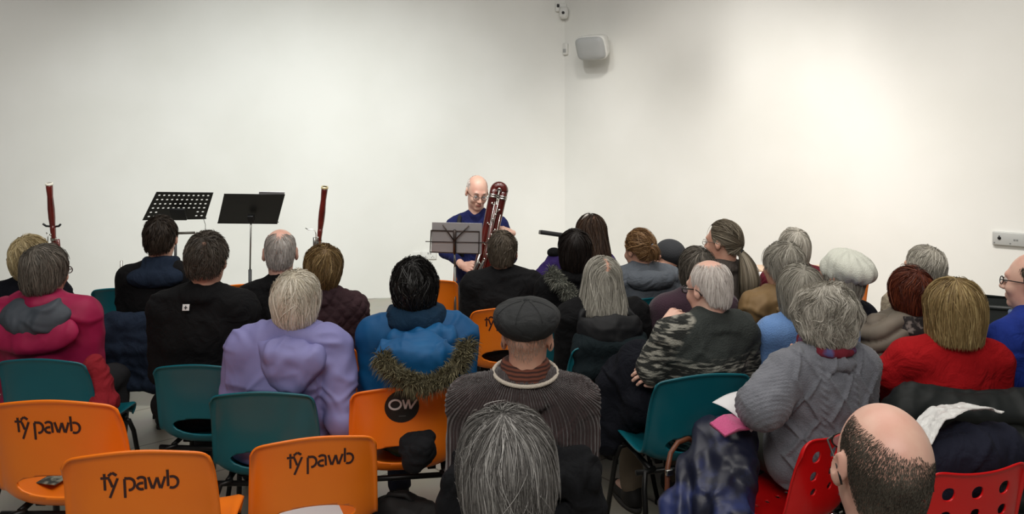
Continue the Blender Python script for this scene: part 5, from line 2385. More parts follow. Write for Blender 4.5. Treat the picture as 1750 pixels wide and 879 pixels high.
# 15 dark-haired, fur-trimmed black coat
P = Person(982, 392, 4.36, 'dark-haired person in a black coat with grey fur hood trim', turn=8, yaw=-6, wid=.92, side=0)
P.body(); P.trousers()
P.garment('coat', BLK, g=0.028, fold=.006, seed=43, extra=lambda f: collar(P, f, 1.03, .075, .018, .03))
P.hair(hairmat('hair_near_black', [(16, 12, 11), (30, 23, 20), (50, 38, 32)]), MED, env=(.088, .104, .102), n=2600, wd=.003, L=.14, amp=.2, seed=32, fuzz=.05, hang=.5)
FURG = hairmat('fur_grey', [(40, 42, 38), (92, 94, 86), (150, 150, 138)], .8)
fp = [P.loc(*q) for q in ((940, 462, 4.25), (950, 476, 4.2), (965, 492, 4.18), (982, 508, 4.18))]
fur('fur_trim', FURG, fp, .024, 1500, .030, .003, P.root, seed=8)
chair('teal', 'teal plastic chair under the person with grey fur hood trim', person=P)

# 16 long grey hair, black hooded coat
P = Person(1030, 438, 3.95, 'woman with long straight grey hair in a black hooded coat', turn=6, yaw=-6, wid=1.0, side=.0)
P.body(); P.trousers()
P.garment('coat', BLK, g=0.032, fold=.008, seed=45)
hood(P, fabric('black_hood', (20, 21, 24), 'shell'), c=(0, -.17, .93), r=(.16, .07, .10), inner=(0, -.14, 1.0), ri=(.13, .05, .08), seed=6)
P.hair(H_GREYLONG, [(0, .06), (35, .05), (50, -.06), (70, -.13), (110, -.16), (180, -.15)], env=(.092, .108, .100), n=4200, wd=.003, L=.34, steps=13, amp=.12, seed=34, hang=1.0, flare=.18, mode='part', part=.012, ends=.02, bulk=.03, capl=.93, lock=(3, 60, 6))
P16 = P
chair('teal', 'teal plastic chair under the woman with long straight grey hair', 1046, 583, 18)

# 17 tied-up light brown hair, grey hoodie
P = Person(1093, 392, 4.85, 'woman with tied-up light brown hair and blue hair tie in a grey padded jacket', turn=14, yaw=18, pitch=-8, wid=1.0, side=-.06, lean=.02)
P.body(); P.trousers()
GH = fabric('grey_padded', (98, 104, 112), rgb2=(88, 94, 102))
P.garment('padded_jacket', GH, g=0.034, fold=.004, seed=47, disp=channels(.10, .008))
hood(P, GH, c=(0, -.12, .985), r=(.15, .08, .06), inner=(0, -.06, 1.08), ri=(.08, .06, .06), seed=9)
P.hair(H_BUN, SHORT, env=(.088, .104, .100), n=2600, wd=.0032, L=.20, steps=10, amp=.25, seed=36, mode='tie', tie=(.01, -.112, -.005), bulk=.04, fuzz=.15)
P.tail('hair_tail', H_BUN, [(.0, -.10, .02), (.01, -.125, .01), (.02, -.13, -.02), (.02, -.12, -.06)], [.016, .024, .022, .012], n=260, seed=4)
m = MB()
m.tube([P.h(.012 * math.cos(a) + .005, -.118, .018 + .014 * math.sin(a)) for a in [i * math.pi / 6 for i in range(13)]], .0055, 8)
m.build('hair_tie', mat('blue_tie', (120, 150, 186), .7), P.root)
chair('teal', 'teal plastic chair under the woman in the grey padded jacket', 1117, 508, 14)

# 17b person hidden behind her, black knitted hat
P = Person(1141, 409, 5.35, 'person in a rounded black hat, mostly hidden behind the grey padded jacket', turn=20, roll=24, yaw=10, wid=.9)
P.body(); P.trousers()
P.garment('coat', BLK, g=0.028, fold=.005, seed=49)


def hatf(f, P=P):
    f.ell(P.h(0, -.01, .04), (.096, .114, .092), rot=P.HM, k=.02)
    f.ell(P.h(0, .03, -.06), (.09, .10, .075), rot=P.HM, k=.01, sub=True)


blob('hat', P.H - Vector((.18, .18, .18)), P.H + Vector((.18, .18, .2)), .007, hatf, mat('hat_charcoal', (38, 40, 44), .9, bump=('weave', 200, .5)), P.root)
chair('teal', 'teal plastic chair hidden under the person in the rounded black hat', person=P)

# 18 ponytail
P = Person(1236, 377, 4.60, 'woman with a long ash-brown ponytail and glasses in profile', turn=22, yaw=26, pitch=-2, wid=.9, side=0)
P.body(); P.trousers()
P.garment('cardigan', fabric('taupe_grey', (74, 68, 64)), g=0.02, fold=.005, seed=51, extra=lambda f: collar(P, f, 1.02, .070, .014, .04))
P.hair(H_PONY, SHORT, env=(.083, .103, .099), n=3000, wd=.003, L=.24, steps=12, amp=.04, seed=38, mode='tie', tie=(.0, -.108, -.045), lock=(3, 40, 6))
P.tail('ponytail', H_PONY, [(.0, -.100, -.045), (.0, -.125, -.07), (-.005, -.155, -.13), (-.01, -.165, -.20), (0, -.15, -.27), (.0, -.12, -.33)], [.014, .028, .048, .060, .054, .026], n=900, seed=6, wd=.004)
m = MB()
m.tube([P.h(.016 * math.cos(a), -.118, -.052 + .016 * math.sin(a)) for a in [i * math.pi / 6 for i in range(13)]], .005, 8)
m.build('hair_tie', mat('black_tie', (20, 20, 22), .7), P.root)
P.glasses(SILVER, r=.0014)
P.eyes()
chair('teal', 'teal plastic chair under the woman with the long ponytail', person=P)

# 19 maroon cardigan, behind the white-haired man
P = Person(1190, 423, 4.05, 'person with short greying brown hair in a maroon cardigan, behind the white-haired man', turn=12, yaw=6, wid=1.04, side=.02)
P.body(); P.trousers()
P.garment('cardigan', fabric('maroon_knit', (62, 38, 52), 'knit', (54, 32, 46)), g=0.026, fold=.006, seed=53)
P.hair(H_GREYBROWN, MED, env=(.090, .106, .102), n=2600, wd=.003, L=.12, amp=.35, seed=40, bulk=.05, fuzz=.1)
chair('teal', 'teal plastic chair under the person in the maroon cardigan', person=P)

# 20 white-haired man, marled cardigan
P = Person(1211, 445, 3.44, 'white-haired man with pink crown and glasses, chin on hand, in a marled dark cardigan', turn=18, yaw=16, pitch=-8, wid=1.04, side=.02, hres=.0045, skin=SKIN_PALE, top=.125)
P.fineh = .0035
P.wrists[-1] = P.loc(1140, 556, 3.42)
P.elbows[-1] = P.loc(1118, 628, 3.42)
P.handdir[-1] = P.loc(1176, 520, 3.50) - P.wrists[-1]
P.handnorm[-1] = Vector((-.5, -.6, .5))
P.hands[-1] = 1.1
P.elbows[1] = Vector((.24, .02, .70))
P.wrists[1] = P.loc(1136, 636, 3.46)
P.handdir[1] = P.loc(1098, 634, 3.40) - P.wrists[1]
P.handnorm[1] = Vector((-.3, -.7, .7))
P.hands[1] = .55
P.body(); P.trousers(TR_KHAKI)
mm = mat('marled_knit', (54, 58, 56), .95, bump=('weave', 150, .7, .003))
nt = mm.node_tree
bs = nt.nodes['Principled BSDF']
tcn = nt.nodes.new('ShaderNodeTexCoord')
mpn = nt.nodes.new('ShaderNodeMapping')
mpn.inputs['Scale'].default_value = (14, 14, 75)
n1 = nt.nodes.new('ShaderNodeTexNoise')
n1.inputs['Scale'].default_value = 1.0
n1.inputs['Detail'].default_value = 3
c1 = nt.nodes.new('ShaderNodeValToRGB')
c1.color_ramp.elements[0].position = .48
c1.color_ramp.elements[1].position = .60
c1.color_ramp.elements[0].color = lin((36, 38, 36))
c1.color_ramp.elements[1].color = lin((150, 148, 138))
sep = nt.nodes.new('ShaderNodeSeparateXYZ')
a_ = nt.nodes.new('ShaderNodeAttribute')
a_.attribute_name = 'fab'
# plain shoulders and upper back, marled below and on the left sleeve
cmp_ = nt.nodes.new('ShaderNodeMapRange')
cmp_.inputs['From Min'].default_value = .90
cmp_.inputs['From Max'].default_value = .86
sl = nt.nodes.new('ShaderNodeMapRange')
sl.inputs['From Min'].default_value = -.17
sl.inputs['From Max'].default_value = -.20
mxm = nt.nodes.new('ShaderNodeMath')
mxm.operation = 'MAXIMUM'
mxc = nt.nodes.new('ShaderNodeMixRGB')
mxc.inputs['Color1'].default_value = lin((52, 57, 55))
L_ = nt.links.new
L_(tcn.outputs['Object'], mpn.inputs['Vector'])
L_(mpn.outputs['Vector'], n1.inputs['Vector'])
L_(n1.outputs['Fac'], c1.inputs['Fac'])
L_(a_.outputs['Vector'], sep.inputs[0])
L_(sep.outputs['Z'], cmp_.inputs['Value'])
L_(sep.outputs['X'], sl.inputs['Value'])
L_(cmp_.outputs[0], mxm.inputs[0])
L_(sl.outputs[0], mxm.inputs[1])
L_(mxm.outputs[0], mxc.inputs['Fac'])
L_(c1.outputs['Color'], mxc.inputs['Color2'])
L_(mxc.outputs['Color'], bs.inputs['Base Color'])
P.garment('cardigan', mm, g=0.030, fold=.008, seed=55, h=.007, extra=lambda f: collar(P, f, 1.0, .078, .012, .02))
chk = mat('checked_shirt', (190, 190, 190), .8)
nt = chk.node_tree
bk = nt.nodes.new('ShaderNodeTexBrick')
bk.offset = 0
bk.inputs['Scale'].default_value = 1
bk.inputs['Brick Width'].default_value = .018
bk.inputs['Row Height'].default_value = .018
bk.inputs['Mortar Size'].default_value = .002
bk.inputs['Color1'].default_value = lin((200, 200, 198))
bk.inputs['Color2'].default_value = lin((188, 188, 190))
bk.inputs['Mortar'].default_value = lin((90, 92, 100))
tcn = nt.nodes.new('ShaderNodeTexCoord')
mpn = nt.nodes.new('ShaderNodeMapping')
mpn.inputs['Rotation'].default_value = (R(90), 0, 0)
nt.links.new(tcn.outputs['Object'], mpn.inputs['Vector'])
nt.links.new(mpn.outputs['Vector'], bk.inputs['Vector'])
nt.links.new(bk.outputs['Color'], nt.nodes['Principled BSDF'].inputs['Base Color'])
blob('shirt_collar', P.t(-.2, -.2, .95), P.t(.2, .2, 1.15), .006, lambda f: collar(P, f, 1.02, .070, .010, .050, back=-.028), chk, P.root)
P.hair(H_WHITEPINK, [(0, .2), (45, .10), (62, .03), (74, -.01), (97, .0), (106, -.03), (125, -.09), (180, -.105)], env=(.0835, .101, .093), n=4200, wd=.0024, L=.075, steps=7, amp=.25, seed=42, bald=((0.05, -.05, 1), 30, 16), cap=False, lay=(.93, 1.01), boff=-.015, zoff=.035, fuzz=.1, lift=.02, crown=(0, -.02))
P.glasses(mat('glasses_black', (20, 20, 20), .3), r=.0025)
P.eyes()
P20 = P
chair('teal', 'teal plastic chair under the white-haired man in the marled cardigan', 1204, 638, 14, sc=1.04)

# 21 grey bob far, red scarf
P = Person(1357, 390, 4.80, 'woman with smooth grey hair and a red scarf, furthest back of the right-hand group', turn=8, yaw=-6, wid=.9)
P.body(); P.trousers()
P.garment('coat', fabric('wine_wool', (96, 30, 42)), g=0.02, fold=.005, seed=57, extra=lambda f: collar(P, f, 1.03, .072, .018, .045))
P.hair(H_GREYLIGHT, MED, env=(.088, .105, .101), n=2600, wd=.0032, L=.2, amp=.12, seed=44, hang=.4)
chair('orange', 'orange plastic chair under the woman with the red scarf', person=P)

# 22 grey hair, tan coat
P = Person(1337, 413, 4.0, 'person with wavy grey hair in a tan waxed coat', turn=10, yaw=8, wid=1.02, side=-.05)
P.body(); P.trousers()
TAN = fabric('tan_canvas', (140, 114, 78), 'shell', (124, 98, 64), noise=7)
P.garment('coat', TAN, g=0.030, fold=.010, seed=59, extra=lambda f: (collar(P, f, 1.01, .085, .022, .045), f.cap(P.t(-.10, -.14, .98), P.t(.02, -.17, .86), .014, k=.02)))
P.hair(H_GREYMID, [(0, .05), (40, .035), (58, .0), (75, -.03), (85, -.02), (98, -.02), (110, -.07), (130, -.11), (180, -.12)], env=(.094, .108, .100), n=2800, wd=.003, L=.13, amp=.45, seed=46, bulk=.06, fuzz=.1)
chair('teal', 'teal plastic chair under the person in the tan coat', 1325, 562, 20)

# 23 pale blue sweater, grey bob
P = Person(1366, 452, 3.55, 'woman with a straight grey bob in a pale blue sweater', turn=2, yaw=-6, wid=1.0, side=-.07)
P.body(); P.trousers()
P.garment('sweater', fabric('pale_blue_knit', (112, 150, 204), 'knit', (96, 134, 190)), g=0.026, fold=.006, seed=61, extra=lambda f: collar(P, f, 1.0, .08, .016, .03))
P.hair(H_GREYMID, BOB, env=(.096, .110, .103), n=3600, wd=.003, L=.22, steps=11, amp=.12, seed=48, hang=.8, flare=-.1, bulk=.02)
chair('teal', 'teal plastic chair under the woman in the pale blue sweater', person=P)

# 24 curly grey hair, cable sweater
P = Person(1410, 487, 3.04, 'woman with curly grey hair in a grey cable-knit sweater and red scarf', turn=16, yaw=-18, pitch=-4, wid=1.02, side=.02, hres=.005, deep=1.08)
P.fineh = .0035
P.elbows[-1] = P.loc(1303, 694, 2.90)
P.wrists[-1] = P.loc(1366, 630, 3.14)
P.handdir[-1] = P.loc(1366, 590, 3.20) - P.wrists[-1]
P.handnorm[-1] = Vector((-.6, -.6, .1))
P.hands[-1] = .9
P.body(); P.trousers(mat('trousers_olive', (62, 62, 56), .9, bump=('noise', 200, .3)))
GREYK = fabric('grey_cable_knit', (118, 120, 128), 'knit', (108, 110, 118), noise=30)


def cable(V, N, P=P):
    zs = V[:, 2]
    x = V[:, 0]
    back = np.clip(-N[:, 1] * 3, 0, 1)
    d = np.zeros(len(V))
    # diamonds in three columns, rope cables between
    per = .15
    for c in (-.13, 0.0, .13):
        tri = np.abs(((zs / per) % 1.0) - .5) * 2 * .042 + .006
        for s in (-1, 1):
            d += .015 * np.exp(-((x - c - s * tri) / .0065) ** 2)
    for c in (-.066, .066):
        g_ = np.exp(-((x - c) / .012) ** 2)
        d += .010 * g_ * (.6 + .4 * np.sin((zs + (x - c) * .8) * 2 * math.pi / .026))
    arm = np.clip((np.abs(x) - .2) / .02, 0, 1)
    d += arm * .003 * np.sin((V[:, 1] + zs) * 2 * math.pi / .02) * (1 - back * .3)
    return d * (back * (1 - arm) + arm * .6)


def c24(f, P=P):
    collar(P, f, 1.0, .085, .014, .02)
    f.cap(P.shoulder(-1), P.elbow(-1), .062, .078, k=.04)
    f.cap(P.elbow(-1), P.elbow(-1) * .45 + P.wrists[-1] * .55, .070, .045, k=.04)
    f.ell(P.t(0, 0, .62), (.19, .155, .17), k=.05)


P.garment('sweater', GREYK, g=0.028, fold=.006, seed=63, h=.0055, disp=cable, extra=c24, it=1)
P.hair(H_GREYLIGHT, MED, env=(.118, .126, .114), n=7000, wd=.0022, L=.14, steps=10, amp=.95, nf=24, curl=.085, seed=50, bulk=.10, fuzz=.15, hang=.4, ends=.02, lay=(.93, 1.04), lock=(3, 50, 6))
scm = mat('crimson_print_scarf', (120, 26, 44), .85, rgb2=(90, 90, 140), noise=9, mix=(.52, .60))
blob('scarf', P.t(-.2, -.25, .9), P.t(.2, .2, 1.2), .007, lambda f: collar(P, f, 1.055, .082, .016, .04, back=-.028), scm, P.root, lambda V: .005 * folds(V, 14, 3))
P24 = P
chair('red', 'red perforated chair on chrome legs under the cable-knit sweater woman', 1430, 741, 36, sc=.92, d=2.82)

# 25 white beret
P = Person(1437, 425, 3.75, 'woman in a cream knitted beret and black cardigan', turn=22, yaw=12, wid=1.0, side=.08, top=.15)
P.body(); P.trousers()
P.garment('cardigan', fabric('ink_wool', (18, 20, 30)), g=0.028, fold=.005, seed=65, extra=lambda f: collar(P, f, 1.0, .08, .016, .04))
P.hair(H_GREYMID, MED, env=(.084, .102, .098), n=900, wd=.003, L=.10, seed=52)


def berf(f, P=P):
    h = P.h
    f.ell(h(0, -.055, .075), (.100, .120, .066), rot=P.HM @ Matrix.Rotation(R(22), 3, 'X'), k=.02)
    f.ell(h(0, -.01, .05), (.090, .108, .07), rot=P.HM @ Matrix.Rotation(R(8), 3, 'X'), k=.02)
    f.ell(h(0, .01, -.03), (.086, .112, .07), rot=P.HM, k=.01, sub=True)


def berd(V, P=P):
    L = (np.array(P.HM).T @ (V - np.array(P.h(0, -.05, .07))).T).T
    a = np.arctan2(L[:, 0], L[:, 1])
    r_ = np.hypot(L[:, 0], L[:, 1])
    return .0028 * np.sin(a * 13 + r_ * 26) * np.clip(r_ / .06, 0, 1) + .002 * folds(V, 10, 2)


blob('beret', P.h(0, -.05, .06) - Vector((.22, .22, .18)), P.h(0, -.05, .06) + Vector((.22, .22, .18)), .006, berf, mat('cream_wool', (222, 224, 212), .9, bump=('weave', 220, .5)), P.root, berd)
P.glasses(DARK_METAL)
P.eyes()
chair('teal', 'teal plastic chair under the woman in the cream beret', person=P)

# 26 wavy grey hair at the far right
P = Person(1579, 420, 4.25, 'person with wavy mid-grey hair and glasses, back right against the wall', turn=14, yaw=12, wid=.98, side=.03)
P.body(); P.trousers()
P.garment('jacket', fabric('beige_fleece', (150, 140, 122)), g=0.026, fold=.005, seed=67, extra=lambda f: collar(P, f, 1.02, .078, .018, .05))
P.hair(H_GREYMID, [(0, .07), (35, .06), (55, .02), (72, -.03), (84, -.01), (98, -.01), (108, -.05), (125, -.10), (180, -.115)], env=(.092, .108, .102), n=2800, wd=.003, L=.13, amp=.5, seed=54, bulk=.06, fuzz=.08)
P.glasses(SILVER, r=.0014)
chair('teal', 'teal plastic chair under the person with wavy mid-grey hair', person=P)

# 27 dyed red hair, taupe quilted jacket
P = Person(1556, 457, 3.62, 'woman with dyed dark red hair in a taupe quilted jacket', turn=4, yaw=4, pitch=-4, wid=1.04, side=-.03)
P.body(); P.trousers()
P.garment('quilted_jacket', fabric('taupe_quilt', (126, 116, 104), 'shell', (112, 104, 92)), g=0.040, fold=.004, seed=69, disp=channels(.065, .026, .45), h=.008)
P.hair(H_RED, MED, env=(.090, .106, .102), n=3200, wd=.003, L=.12, amp=.45, seed=56, bulk=.05, fuzz=.2, lift=.04, hang=.3)
scm = mat('print_scarf_dark', (34, 28, 28), .85, rgb2=(128, 118, 112), noise=38, mix=(.5, .62))
blob('scarf', P.t(-.25, -.25, .9), P.t(.25, .25, 1.25), .007, lambda f: collar(P, f, 1.0, .092, .024, .06, back=-.03), scm, P.root, lambda V: .007 * folds(V, 12, 3))
chair('teal', 'teal plastic chair under the woman in the taupe quilted jacket', 1548, 603, 14)

# 28 blonde bob, red sweater
P = Person(1631, 477, 3.16, 'woman with a thick blonde bob in a red sweater', turn=-6, yaw=-14, wid=1.02, side=.03, hres=.005)
P.elbows[-1] = P.loc(1520, 640, 3.20)
P.body(); P.trousers()
REDK = fabric('red_jersey', (170, 20, 26), 'plain', (156, 14, 20))


def c28(f, P=P):
    f.cap(P.shoulder(-1), P.elbow(-1), .052, .05, k=.05)
    f.ell(P.t(0, -.01, .70), (.18, .13, .14), k=.05)


P.garment('sweater', REDK, g=0.018, fold=.006, seed=71, h=.007, extra=c28, ff=5)
P.hair(H_BOB, BOB, env=(.108, .118, .106), n=5200, wd=.0028, L=.28, steps=13, amp=.10, seed=58, hang=1.0, flare=-.06, lowz=.3, bulk=.03, mode='crown', crown=(0.0, -.03), lock=(3, 46, 6), ends=.012)
P28 = P
chair('teal', 'teal plastic chair under the woman in the red sweater', person=P)

# 29 man in blue at the right edge
P = Person(1765, 432, 3.26, 'balding man in glasses and a royal blue sweater, cut by the right edge', turn=26, yaw=16, wid=1.04, side=.05, hres=.0045, skin=SKIN_PALE, top=.123)
P.body(); P.trousers()
P.garment('sweater', fabric('royal_blue_knit', (34, 56, 140), 'plain', (28, 48, 126)), g=0.026, fold=.008, seed=73, ff=5)
blob('shirt_collar', P.t(-.2, -.2, .95), P.t(.2, .2, 1.15), .006, lambda f: collar(P, f, 1.02, .072, .010, .045, back=-.028), mat('blue_shirt', (110, 130, 166), .8), P.root)
P.hair(H_STUBBLE, SHORT, env=(.0765, .0965, .0905), n=3600, wd=.0022, L=.02, steps=3, amp=.3, seed=60, bald=((0, .3, 1), 56, 18), cap=False, lay=(.985, 1.01), boff=-.015, zoff=.035)
P.glasses(DARK_METAL, r=.002)
P.eyes()
P29 = P
chair('teal', 'teal plastic chair under the man in the royal blue sweater', person=P)

# ------------------------------------------------------------------ the player
P = Person(815, 301, 6.0, 'bald bespectacled man in a dark blue shirt playing the contrabassoon', turn=176, yaw=22, pitch=-20, roll=-4, wid=1.08, side=.0, hres=.004, res=.007, skin=SKIN_PALE, top=.123, lean=.04)
P.fineh = .0035
W1 = P.loc(858, 400, 5.78)
P.wrists[-1] = P.loc(872, 398, 5.84)       # his left hand, on the right as we see it
P.handdir[-1] = P.loc(845, 392, 5.70) - P.wrists[-1]
P.handnorm[-1] = Vector((-.2, .7, .5))
P.elbows[-1] = P.loc(872, 440, 6.05)
P.hands[-1] = 1.0
P.wrists[1] = P.loc(793, 455, 5.78)
P.handdir[1] = P.loc(826, 462, 5.64) - P.wrists[1]
P.handnorm[1] = Vector((.2, .8, .4))
P.elbows[1] = P.loc(762, 430, 6.02)
P.hands[1] = .9
P.body(); P.trousers(TR_BLACK)
NB = fabric('dark_blue_shirt', (28, 34, 80), 'plain', (24, 28, 70))
SH = P.garment('shirt', NB, g=0.014, fold=.005, seed=75, h=.007, cuff=.32, extra=lambda f: f.ell(P.h(0, .03, -.10), (.045, .06, .07), k=.01, sub=True))
m = MB()
for s in (-1, 1):
    m.add([tuple(P.t(.012 * s, .085, .995)), tuple(P.t(.065 * s, .035, 1.055)), tuple(P.t(.085 * s, .055, 1.005)), tuple(P.t(.050 * s, .105, .955)),
           tuple(P.t(.012 * s, .080, .993)), tuple(P.t(.065 * s, .030, 1.053)), tuple(P.t(.085 * s, .050, 1.003)), tuple(P.t(.050 * s, .100, .953))],
          [(0, 1, 2, 3), (7, 6, 5, 4), (0, 4, 5, 1), (1, 5, 6, 2), (2, 6, 7, 3), (3, 7, 4, 0)])
m.build('collar', NB, P.root, False)
m = MB()
pts = [P.t(.115, -.03, 1.035), P.t(.118, .03, 1.02), P.t(.120, .085, .97), P.t(.115, .125, .88), P.t(.09, .125, .78)]
m.tube(pts, [.016] * 5, 8)
m.build('harness_strap', mat('strap_black', (22, 22, 26), .8), P.root)
P.hair(H_WHITEPINK, [(0, .2), (50, .12), (66, .03), (74, -.01), (97, .0), (106, -.03), (125, -.085), (180, -.10)], env=(.0775, .0975, .0905), n=2600, wd=.0024, L=.02, steps=3, amp=.3, seed=62, bald=((0, .3, 1), 52, 18), cap=False, lay=(.985, 1.02), boff=-.015, zoff=.035)
P.glasses(DARK_METAL, r=.0016)
P.eyes()
for s in (-1, 1):
    m = MB()
    m.tube([P.h(s * .018, .097, .030), P.h(s * .032, .096, .035), P.h(s * .046, .086, .031)], [.002, .003, .0018], 6)
    m.build('eyebrow', mat('brow_grey', (150, 138, 128), .8), P.root)
m = MB()
m.tube([P.h(-.020, .0965, -.063), P.h(0, .1005, -.065), P.h(.020, .0965, -.063)], [.003, .0048, .003], 8)
m.build('lips', mat('lip_pink', (176, 104, 96), .5), P.root)
# short beard shadow
PL = P
chair('orange', 'orange plastic chair under the contrabassoon player', person=P)

# ------------------------------------------------------------------ empty and lettered chairs in front
chair('orange', 'empty orange chair with a leaflet on its seat, bottom left corner', 86, 682, 0, sc=1.12, text=('words', -0.116, 0.112, 0.86))
ch1 = CHAIRS[-1]
chair('orange', 'empty orange lettered chair at the bottom, between the leaflet chair and the paper chair', 232, 770, 7, sc=1.07, d=2.40, text=('words', -0.098, 0.125, 0.90))
ch2 = CHAIRS[-1]
chair('orange', 'empty orange lettered chair with white paper on its seat', 537, 745, 14, text=('words', -0.086, 0.112, 0.93))
ch3 = CHAIRS[-1]
chair('orange', 'empty orange chair in the front row before the player, right of the black hair', 730, 478, 10)
chair('teal', 'empty teal chair in the front row left of the navy and black jacket', 206, 492, -6)
chair('orange', 'orange front-row chair glimpsed between the black coat and the black fleece', 425, 485, 0)
chair('orange', 'orange chair far back right, top corner showing behind the cream beret', 1444, 468, 12)
chair('red', 'red perforated chair in the bottom right corner with round holes', 1676, 806, 14, sc=.96)
chR = CHAIRS[-1]
finish_chairs()


def lay(o, ch, x, y, z, rz=0):
    """place o at a point given in the chair's own frame"""
    M = Matrix.Translation(ch.location) @ Matrix.Rotation(ch.rotation_euler[2], 4, 'Z') @ Matrix.Scale(ch.scale[0], 4)
    p = M @ Vector((x, y, z))
    o.location = p
    o.rotation_euler = (0, 0, ch.rotation_euler[2] + rz)


# leaflet on the first seat
m = MB()
m.box((0, 0, 0), (.105, .148, .003))
lf = mat('leaflet_print', (60, 66, 62), .5, rgb2=(150, 154, 140), noise=30, mix=(.45, .6))
o = m.build('leaflet', lf, None, False)
lay(o, ch1, -.132, .045, .446, R(-12))
setp(o, 'small dark printed leaflet lying on the empty orange seat at bottom left', 'leaflet')
m = MB()
m.box((-.012, .05, .0022), (.045, .03, .0008))
m.build('white_band', PAPER, o, False)
m = MB()
for i, (a, b_) in enumerate(((.0, .012), (.012, .010), (.022, .012), (.034, .008))):
    m.box((.0 + a, -.004, .0022), (b_ * .55, .010, .0008))
m.build('title', PAPER, o, False)
m = MB()
m.box((0, 0, 0), (.21, .297, .002))
o = m.build('paper_sheet', PAPER, None, False)
lay(o, ch3, .0, -.075, .4385, R(10))
setp(o, 'white sheet of paper lying on the orange seat at the bottom', 'paper')


# ------------------------------------------------------------------ coats and bags
def cloth(name, lo, hi, h, fill, m, label, cat='coat', fold=.010, ff=7, seed=1, it=3, disp=None, group=None):
    c = Vector([(a + b_) / 2 for a, b_ in zip(lo, hi)])
    f = Field(lo, hi, h)
    fill(f)
    V, F = f.mesh()
    V = relax(V, F, it)
    N = vnormals(V, F)
    d = fold * folds(V, ff, seed)
    if disp is not None:
        d = d + disp(V, N)
    V = V + N * d[:, None]
    V[:, 2] = np.maximum(V[:, 2], .004)
    base = np.array([(lo[0] + hi[0]) / 2, (lo[1] + hi[1]) / 2, 0])
    o = mesh_obj(name, V - base, F, m)
    o.location = base
    setp(o, label, cat, group)
    return o


def W(P, x, y, z):
    return P.root.matrix_basis @ Vector((x, y, z))


def box_of(pts, mrg):
    a = np.array([list(p) for p in pts])
    return a.min(0) - mrg, a.max(0) + mrg


def draped(P, m, label, top=.84, wid=.24, low=.30, thick=.035, yb=-.245, seed=1, fold=.012, disp=None, h=.009, skew=0, arms=True, rot=0):
    """a coat hung over the back of the chair P sits on"""
    M = Matrix.Rotation(P.th + R(rot), 3, 'Z')

    def q(x, y, z):
        return P.root.location + M @ Vector((x, y, z))
    pts = [q(-wid, yb, low), q(wid, yb, top), q(wid, yb, low), q(-wid, yb, top), q(0, yb + .08, top)]
    lo, hi = box_of(pts, .13)
    lo[2] = max(lo[2], -.01)

    def fill(f):
        n = 6
        for i in range(n):
            z = low + (top - low) * (i + .5) / n
            ww = wid * (.86 + .14 * math.sin(i * 2.1 + seed))
            yy = yb - .012 * math.sin(i * 1.7 + seed)
            f.cap(q(-ww + skew * (z - top), yy, z), q(ww + skew * (z - top), yy - .008, z), thick * 1.05, k=.05)
        f.cap(q(-wid * .9, yb + .03, top), q(wid * .9, yb + .03, top), thick * .8, k=.04)
        if arms:
            for s in (-1, 1):
                f.cap(q(s * wid * .95, yb, top - .06), q(s * wid * 1.08, yb + .02, low + .12), thick * 1.35, thick, k=.03)
    return cloth('coat', lo, hi, h, fill, m, label, fold=fold, seed=seed, disp=disp)


draped(PNAVY, NAVY, 'navy jacket draped over the chair back behind the man in black and navy', top=.80, wid=.22, low=.42, seed=3, thick=.025)
BLKC = fabric('black_coat_cloth', (18, 19, 22))
draped(P11, BLKC, 'black coat draped over the chair of the man in the flat cap', top=.80, wid=.21, low=.10, seed=5, thick=.036, fold=.016)
DKG = fabric('dark_green_puffer', (26, 30, 30), 'shell')


def puff(V, N):
    return .020 * (np.abs(np.sin((V[:, 2] + .015 * vn(V, 6.0, 2)) * math.pi / .105)) ** .6 - .5)


draped(P28, DKG, 'dark green-black padded coat draped behind the woman in the red sweater', top=.81, wid=.25, low=.20, seed=7, thick=.045, fold=.016, disp=puff, yb=-.26)
draped(P29, BLKC, 'black padded coat draped behind the man in the royal blue sweater', top=.81, wid=.24, low=.25, seed=9, thick=.045, fold=.014, disp=puff, yb=-.26)
draped(P16, fabric('dark_teal_coat', (20, 30, 34)), 'very dark coat tails hanging over the chair back of the long grey hair woman', top=.80, wid=.17, low=.62, seed=12, thick=.022, yb=-.22, arms=False)

# red coat hanging beside the pink anorak
a = at(168, 640, 3.62)
lo, hi = box_of([a, at(180, 700, 3.6), at(170, 760, 3.6)], .16)
cloth('coat', lo, hi, .009, lambda f: (f.cap(at(163, 625, 3.62), at(178, 690, 3.6), .045, .06, k=.03), f.cap(at(172, 690, 3.6), at(168, 760, 3.6), .06, .05, k=.03)),
      fabric('brick_red_cloth', (140, 34, 44)), 'brick red garment hanging beside the chair of the pink anorak', 'coat', seed=4)

# coat on the white-haired man's lap
pts = [at(1095, 620, 3.55), at(1060, 650, 3.6), at(1030, 700, 3.62), at(1040, 750, 3.6), at(1090, 700, 3.5)]
lo, hi = box_of(pts, .17)
cloth('coat', lo, hi, .009, lambda f: (f.cap(pts[0], pts[1], .07, .085, k=.05), f.cap(pts[1], pts[2], .085, .075, k=.05), f.cap(pts[2], pts[3], .07, .065, k=.04), f.cap(pts[0], pts[4], .08, .06, k=.05), f.cap(pts[4], pts[3], .055, .06, k=.05)),
      fabric('midnight_cloth', (18, 20, 28)), 'midnight blue coat bundled on the lap of the white-haired man', 'coat', seed=6, fold=.014)
m = MB()

